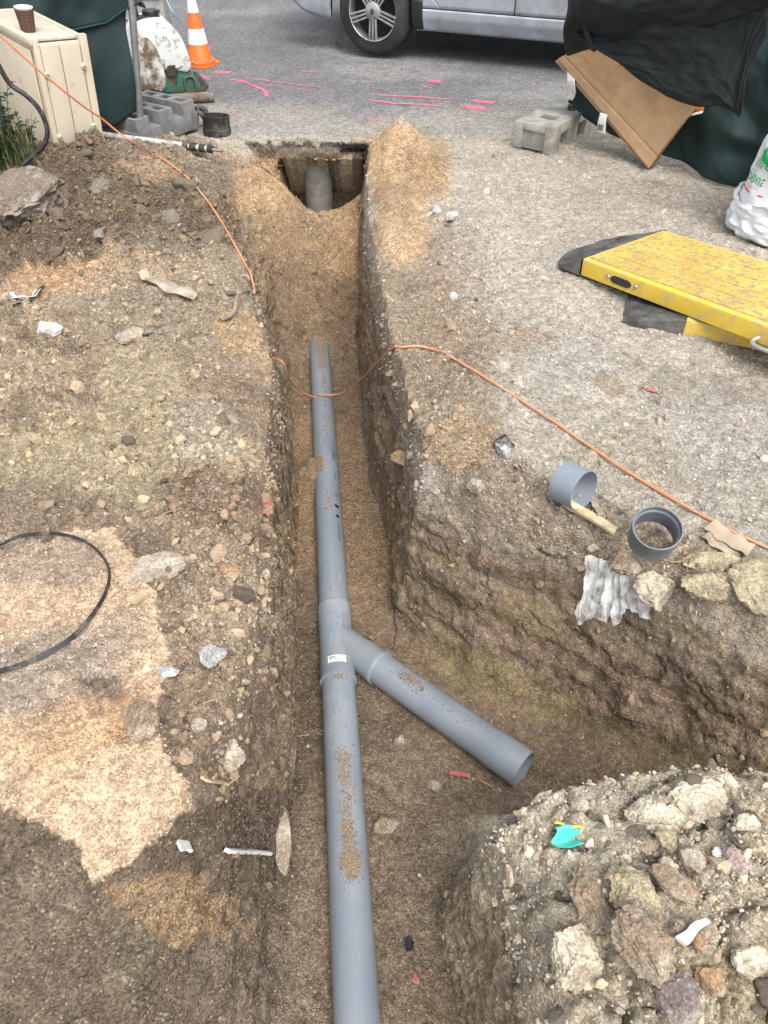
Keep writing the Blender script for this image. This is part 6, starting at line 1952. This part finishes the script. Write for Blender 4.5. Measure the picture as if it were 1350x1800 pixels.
# black cover thrown over the fence: an upper roll and a lower flap
cvr = thing('black_cover', 'black tarpaulin cover folded over the right fence above the cardboard', 'tarpaulin', fr0 + frd * .7 + Vector((0, 0, .5)))
cv0 = fr0 + frn * .27
def on_f(px, py, o_=0.0):
    return plane_pt(px, py, cv0, frn) + frn * o_
def sheet2(tops, bots, amp, name, mat, seed, nu=90, nv=40, roll=0.0):
    T_ = spline([on_f(a, b) for a, b in tops], 12); B_ = spline([on_f(a, b) for a, b in bots], 12)
    def fn(u, v):
        i = u * (len(T_) - 1); k = min(int(i), len(T_) - 2); p0 = T_[k].lerp(T_[k + 1], i - k)
        i = u * (len(B_) - 1); k = min(int(i), len(B_) - 2); p1 = B_[k].lerp(B_[k + 1], i - k)
        p_ = p0.lerp(p1, v)
        w_ = amp * (sn(u * 3.2 + seed - v * 1.6, v * 2.6 + u * 1.5) * 1.4 + .45 * sn(u * 11 + v * 5 + seed, v * 6 + 3) + .18 * sn(u * 30 + seed, v * 22) + .28 * (.4 - abs(sn(u * 7 - v * 6 + seed, v * 3 + u * 8))))
        return p_ + frn * (w_ + roll * math.sin(math.pi * v) ** .8)
    return MB().grid(fn, nu, nv).build(name, mat, cvr, angle=180, solid=.004)
sheet2([(1030, -120), (1180, -140), (1420, -130)], [(992, 100), (1048, 84), (1185, 62), (1330, 20), (1420, -10)], .10, 'upper_fold', TARPB, 3, roll=.12)
sheet2([(1000, 40), (1120, 30), (1250, 0), (1345, -40)], [(1036, 76), (1085, 108), (1120, 138), (1160, 160), (1195, 176), (1235, 185), (1272, 184), (1296, 197), (1304, 203), (1312, 178), (1322, 120), (1352, 60)], .055, 'lower_flap', TARPB, 9, 110, 50, .03)
m_ = MB().tube(spline([on_f(a, b, .03) for a, b in ((1020, -10), (1032, 40), (1044, 76), (1052, 84))], 8), .018, 10)
m_.build('rolled_edge', TARPB, cvr)
# white labels: one hanging, one caught on the post
LT_ = frd
t0 = plane_pt(1059, 215, cb_low, frn)
m_ = MB().grid(lambda u, v: t0 + frd * ((u - .5) * .055) + Vector((0, 0, .05 - .115 * v)) + frn * (.010 * math.sin(4 * v + u)), 4, 10)
lt = m_.build('paper_tag', PAPER, None, solid=.0006)
tag(lt, 'small white printed tag hanging under the cardboard beside the block', 'tag')
bars = MB()
for k in range(9):
    x_ = -.018 + .0042 * k
    c_ = t0 + frd * x_ + Vector((0, 0, -.028)) + frn * (.012 * math.sin(3.2) + .006 + .003)
    bars.box(c_ + frn * .004, (.0022, .0008, .035), 0, Matrix(((frd.x, frn.x, 0, 0), (frd.y, frn.y, 0, 0), (0, 0, 1, 0), (0, 0, 0, 1))))
bo = bars.build('barcode', INK, lt); bo['kind'] = 'stuff'
t1 = plane_pt(1000, 148, fr0 + frn * .12, frn)
m_ = MB().grid(lambda u, v: t1 + frd * ((u - .5) * .06 + .03 * math.sin(3 * v)) + Vector((0, 0, .07 - .16 * v)) + frn * (.02 * math.sin(5 * v)), 4, 12)
tag(m_.build('plastic_scrap', WHITEP, solid=.0008), 'white plastic scrap caught beside the right fence post', 'plastic scrap')

# sack: a full white woven bag standing at the right edge
SACK = pmat('white_woven_plastic', (.72, .74, .77), .45, 0, .05, 4, .15, 220, (.55, .54, .52), .2, 8)
SGRN = pmat('green_print', (.012, .36, .10), .5, 0, .08, 9, .05)
SRED = pmat('red_print', (.62, .045, .07), .5, 0, .05, 9, .05)
SGRY = pmat('grey_print', (.34, .33, .36), .5, 0, .05, 9, .05)
sk0 = P(1380, 412, 0)
sack = thing('white_sack', 'white printed sack with green lettering standing at the right edge', 'sack', sk0)
def sackr(an, z_, inner=0.0):
    base = float(np.interp(z_, [0, .02, .06, .12, .18, .24, .30, .36, .43, .50, .58, .70, .85], [.22, .26, .285, .285, .278, .272, .268, .264, .252, .22, .165, .11, .08]))
    return base * (1 + .05 * math.cos(2 * an + .6)) + .022 * sn(an * 3 + 2, z_ * 9) + .010 * sn(an * 9, z_ * 26 + 4) + inner
def sackp(an, z_, o_=0.0):
    r_ = sackr(an, z_) + o_
    lean = .03 * z_
    return sk0 + Vector((math.cos(an) * r_ + lean, math.sin(an) * r_ * .85, z_)) * 1.0
MB().grid(lambda u, v: sackp(u * 2 * math.pi, .002 + .80 * v), 120, 60).build('bag', SACK, sack, angle=180)
FA = math.atan2(-sk0.y, -sk0.x) + .05           # direction that faces the trench side
# a crumpled outer bag pulled half way up
def outer(u, v):
    an = u * 2 * math.pi
    z_ = .004 + v * (.245 - .065 * math.cos(an - FA + .9) + .03 * sn(an * 4, 1.5))
    fold_ = 0.004 * math.sin(v * 22 + 9 * sn(an * 3, v * 3)) * v + .034 * sn(an * 6 + v * 5, v * 6 - an * 2) + .008 * sn(an * 13, v * 15) + .022 * max(0, v - .82) * 5
    return sackp(an, z_, .012 + fold_ * .8)
MB().grid(outer, 160, 70).build('outer_bag', SACK, sack, angle=180, solid=.0012)
def sack_print(v2, zc, name, mat, ac=0.0, sx_=1.0):
    out = []
    for a, c in v2:
        z_ = zc + c
        an = FA + ac + a / .27
        out.append(sackp(an, z_, .004))
    return out
def sprint(body, size, zc, ac, mat, name='lettering'):
    v, f = text_shape(body, size, 1.0)
    m = MB().add(sack_print(v, zc, name, mat, ac), f)
    o = m.build(name, mat, sack, solid=.0006); o['kind'] = 'stuff'
sprint('ifiré', .078, .362, -.98, SGRN)
sprint('bona', .074, .292, -.98, SGRN)
sprint('T H S E C', .020, .250, -.98, SGRY)
v, f = rect_grid(-.11, .13, -.003, .003, 24, 1)
MB().add(sack_print(v, .228, '', None, -.98), f).build('red_line', SRED, sack, solid=.0006)
# green emblem: thick arc open to the right, with a leaf
m = MB()
vv, ff = [], []
for i in range(37):
    a = rad(35 + 290 * i / 36)
    for r_ in (.042, .092):
        vv.append((math.cos(a) * r_, math.sin(a) * r_))
ff = [(2 * i, 2 * i + 1, 2 * i + 3, 2 * i + 2) for i in range(36)]
m.add(sack_print(vv, .455, '', None, -.88), ff)
lf = [(-.01, -.035), (.02, -.025), (.075, .055), (.02, .03)]
m.add(sack_print(lf, .455, '', None, -.88), [(0, 1, 2, 3)])
o = m.build('emblem', SGRN, sack, solid=.0006); o['kind'] = 'stuff'

# ================================================================ YELLOW TRENCH RAMPS
YEL = pmat('yellow_ramp_paint', (.58, .405, .085), .55, 0, .10, 6, .3, 120, (.30, .225, .12), .40, 36, sharp=.06)
YELS = pmat('yellow_side_paint', (.66, .45, .055), .5, 0, .06, 5, .1, 60, (.45, .34, .16), .36, 14, sharp=.06)
RUBR = pmat('grey_black_rubber', (.032, .032, .034), .6, 0, .2, 9, .5, 120, (.16, .155, .145), .40, 9, sharp=.14)
BOLT = pmat('zinc_bolt', (.42, .45, .42), .4, .6, .1, 20, .05)
ROPE = pmat('steel_shackle', (.48, .48, .47), .4, .6, .1, 14, .1)
def ramp(label, o_, fd, sd, tilt, width, length, thick, detail):
    """o_: front left corner of the deck (top); fd: along the front edge; sd: across, away from the viewer"""
    t = thing('trench_ramp', label, 'ramp plate', o_)
    up_ = fd.cross(sd).normalized()
    up_ = up_ if up_.z > 0 else -up_
    def W(a, b, c):
        return o_ + fd * a + sd * b + up_ * c
    # deck: a folded sheet with rounded front edge; studs in relief
    prof_ = [(0, -thick), (0, -.014), (.003, -.005), (.010, -.001), (.018, 0)]
    n_b = 60
    m = MB()
    rows_ = prof_ + [(.018 + (width - .036) * j / n_b, 0) for j in range(1, n_b)] + [(width - .018, 0), (width - .010, -.001), (width - .003, -.005), (width, -.014), (width, -thick)]
    def dk(u, v):
        i = v * (len(rows_) - 1); k = min(int(i), len(rows_) - 2); f_ = i - k
        b_ = rows_[k][0] * (1 - f_) + rows_[k + 1][0] * f_; c_ = rows_[k][1] * (1 - f_) + rows_[k + 1][1] * f_
        return W(u * length, b_, c_)
    m.grid(dk, 4, len(rows_) - 1)
    m.add([W(0, .0, -thick), W(0, 0.0, -.014), W(0, .018, 0), W(0, width - .018, 0), W(0, width, -.014), W(0, width, -thick)], [(0, 1, 2, 3, 4, 5)])
    m.add([W(length, .0, -thick), W(length, 0.0, -.014), W(length, .018, 0), W(length, width - .018, 0), W(length, width, -.014), W(length, width, -thick)], [(0, 1, 2, 3, 4, 5)])
    deck = m.build('deck', YELS, t, angle=30)
    # raised anti slip studs in panels
    st = MB()
    tp = MB()
    pan = 5
    for pnl in range(pan):
        b0 = .03 + (width - .06) * pnl / pan; b1 = .03 + (width - .06) * (pnl + 1) / pan - .0035
        tp.add([W(.015, b0, .0035), W(length - .015, b0, .0035), W(length - .015, b1, .0035), W(.015, b1, .0035), W(.015, b0, .0004), W(length - .015, b0, .0004), W(length - .015, b1, .0004), W(.015, b1, .0004)],
               [(0, 1, 2, 3), (0, 4, 5, 1), (1, 5, 6, 2), (2, 6, 7, 3), (3, 7, 4, 0)])
        na = int(length / .021); nb = int((b1 - b0) / .021)
        for i in range(na):
            for j in range(nb):
                a_ = .025 + i * .021 + (.0105 if j % 2 else 0); b_ = b0 + .012 + j * .021
                if a_ > length - .02:
                    continue
                e = .0065; w_ = .0032
                st.add([W(a_ - e, b_, .0036), W(a_, b_ - w_, .0036), W(a_ + e, b_, .0036), W(a_, b_ + w_, .0036), W(a_, b_, .0062)], [(0, 1, 4), (1, 2, 4), (2, 3, 4), (3, 0, 4)])
    tread = tp.build('tread_plate', YEL, t, angle=20); tread['kind'] = 'stuff'
    sto = st.build('stud', YEL, t, angle=10); sto['kind'] = 'stuff'
    # rubber edge: wedge with a flared, bowed outer edge
    L_ = .235
    def rub(u, v):
        b_ = -.01 + (width + .02) * v
        out = L_ * (.55 + .45 * (1 - abs(2 * v - 1) ** 3.2)) if detail else L_ * 1.12 * (.95 + .05 * math.sin(math.pi * v))
        a_ = -out * u
        c_ = -.002 - (thick - .012) * (u ** 1.15)
        bump = .0022 * (math.sin(u * 60) * math.sin(v * 150) > .25) * (u > .06) * (u < .95)
        return W(a_, b_, c_ + bump)
    m = MB().grid(rub, 44, 90)
    nu_ = 44
    n0 = len(m.v)
    # underside and rims
    def rub2(u, v):
        p_ = rub(u, v)
        q_ = W(0, 0, -thick)
        dpt = (p_ - q_).dot(up_)
        return p_ - up_ * (dpt * .999)
    m.grid(rub2, 44, 90)
    w_ = 45
    for j in range(90):
        a1, b1 = j * w_ + 44, (j + 1) * w_ + 44
        m.f.append((a1, b1, b1 + n0, a1 + n0))
    for i in range(44):
        m.f.append((i, i + 1, i + 1 + n0, i + n0))
        m.f.append((90 * w_ + i + 1, 90 * w_ + i, 90 * w_ + i + n0, 90 * w_ + i + 1 + n0))
    ro = m.build('rubber_edge', RUBR, t, angle=35)
    MB().lathe([(0, 0), (.026, 0), (.026, -.004)], 20, Matrix.Translation(rub(.42, .66) + up_ * .0035)).build('bolt_recess', DARKGAP, ro)
    return t, W, up_
A_ = P(1025, 455, .095); B_ = P(1172, 405, .085); C_ = P(1350, 573, .185)
fd = (C_ - A_).normalized(); sd = (B_ - A_); sd = (sd - fd * sd.dot(fd)); wd = sd.length; sd.normalize()
t, W, up_ = ramp('upper yellow ramp plate with worn paint propped on the lower ramp', A_, fd, sd, 0, wd, 1.25, .075, True)
# hand hole with bolts in the front face, and a shackle further along
hh = MB().prism([(.028 * math.cos(a) * (1 if abs(math.cos(a)) < .5 else 1) + (.030 if math.cos(a) > 0 else -.030), .017 * math.sin(a)) for a in [2 * math.pi * k / 24 + .01 for k in range(24)]], .006,
                Matrix(((fd.x, up_.x, -sd.x, 0), (fd.y, up_.y, -sd.y, 0), (fd.z, up_.z, -sd.z, 0), (0, 0, 0, 1))))
hm = Matrix.Translation(W(.23, .003, -.040))
hh.v = [tuple(hm @ Vector(a)) for a in hh.v]
hh.build('hand_hole', DARKGAP, t)
for a_ in (.155, .31):
    MB().lathe([(0, .003), (.009, .003), (.011, 0), (.011, -.004)], 14, frame(W(a_, -.002, -.038), -sd)).build('bolt', BOLT, t)
MB().tube(spline([W(.91, .002, -.055), W(.90, -.025, -.065), W(.925, -.04, -.072), W(.98, -.04, -.072), W(1.01, -.025, -.068), W(1.03, .002, -.06)], 6), .0085, 8).build('shackle', ROPE, t)
o2 = P(1208, 562, .072)
fd2 = Vector((.92, -.39, .0)).normalized(); sd2 = Vector((.39, .92, .0)).normalized()
t2, W2, up2 = ramp('lower yellow ramp plate lying flat under the other ramp', o2, fd2, sd2, 0, .56, 1.2, .07, False)
MB().lathe([(0, .003), (.009, .003), (.011, 0), (.011, -.004)], 14, frame(W2(.27, -.002, -.036), -sd2)).build('bolt', BOLT, t2)
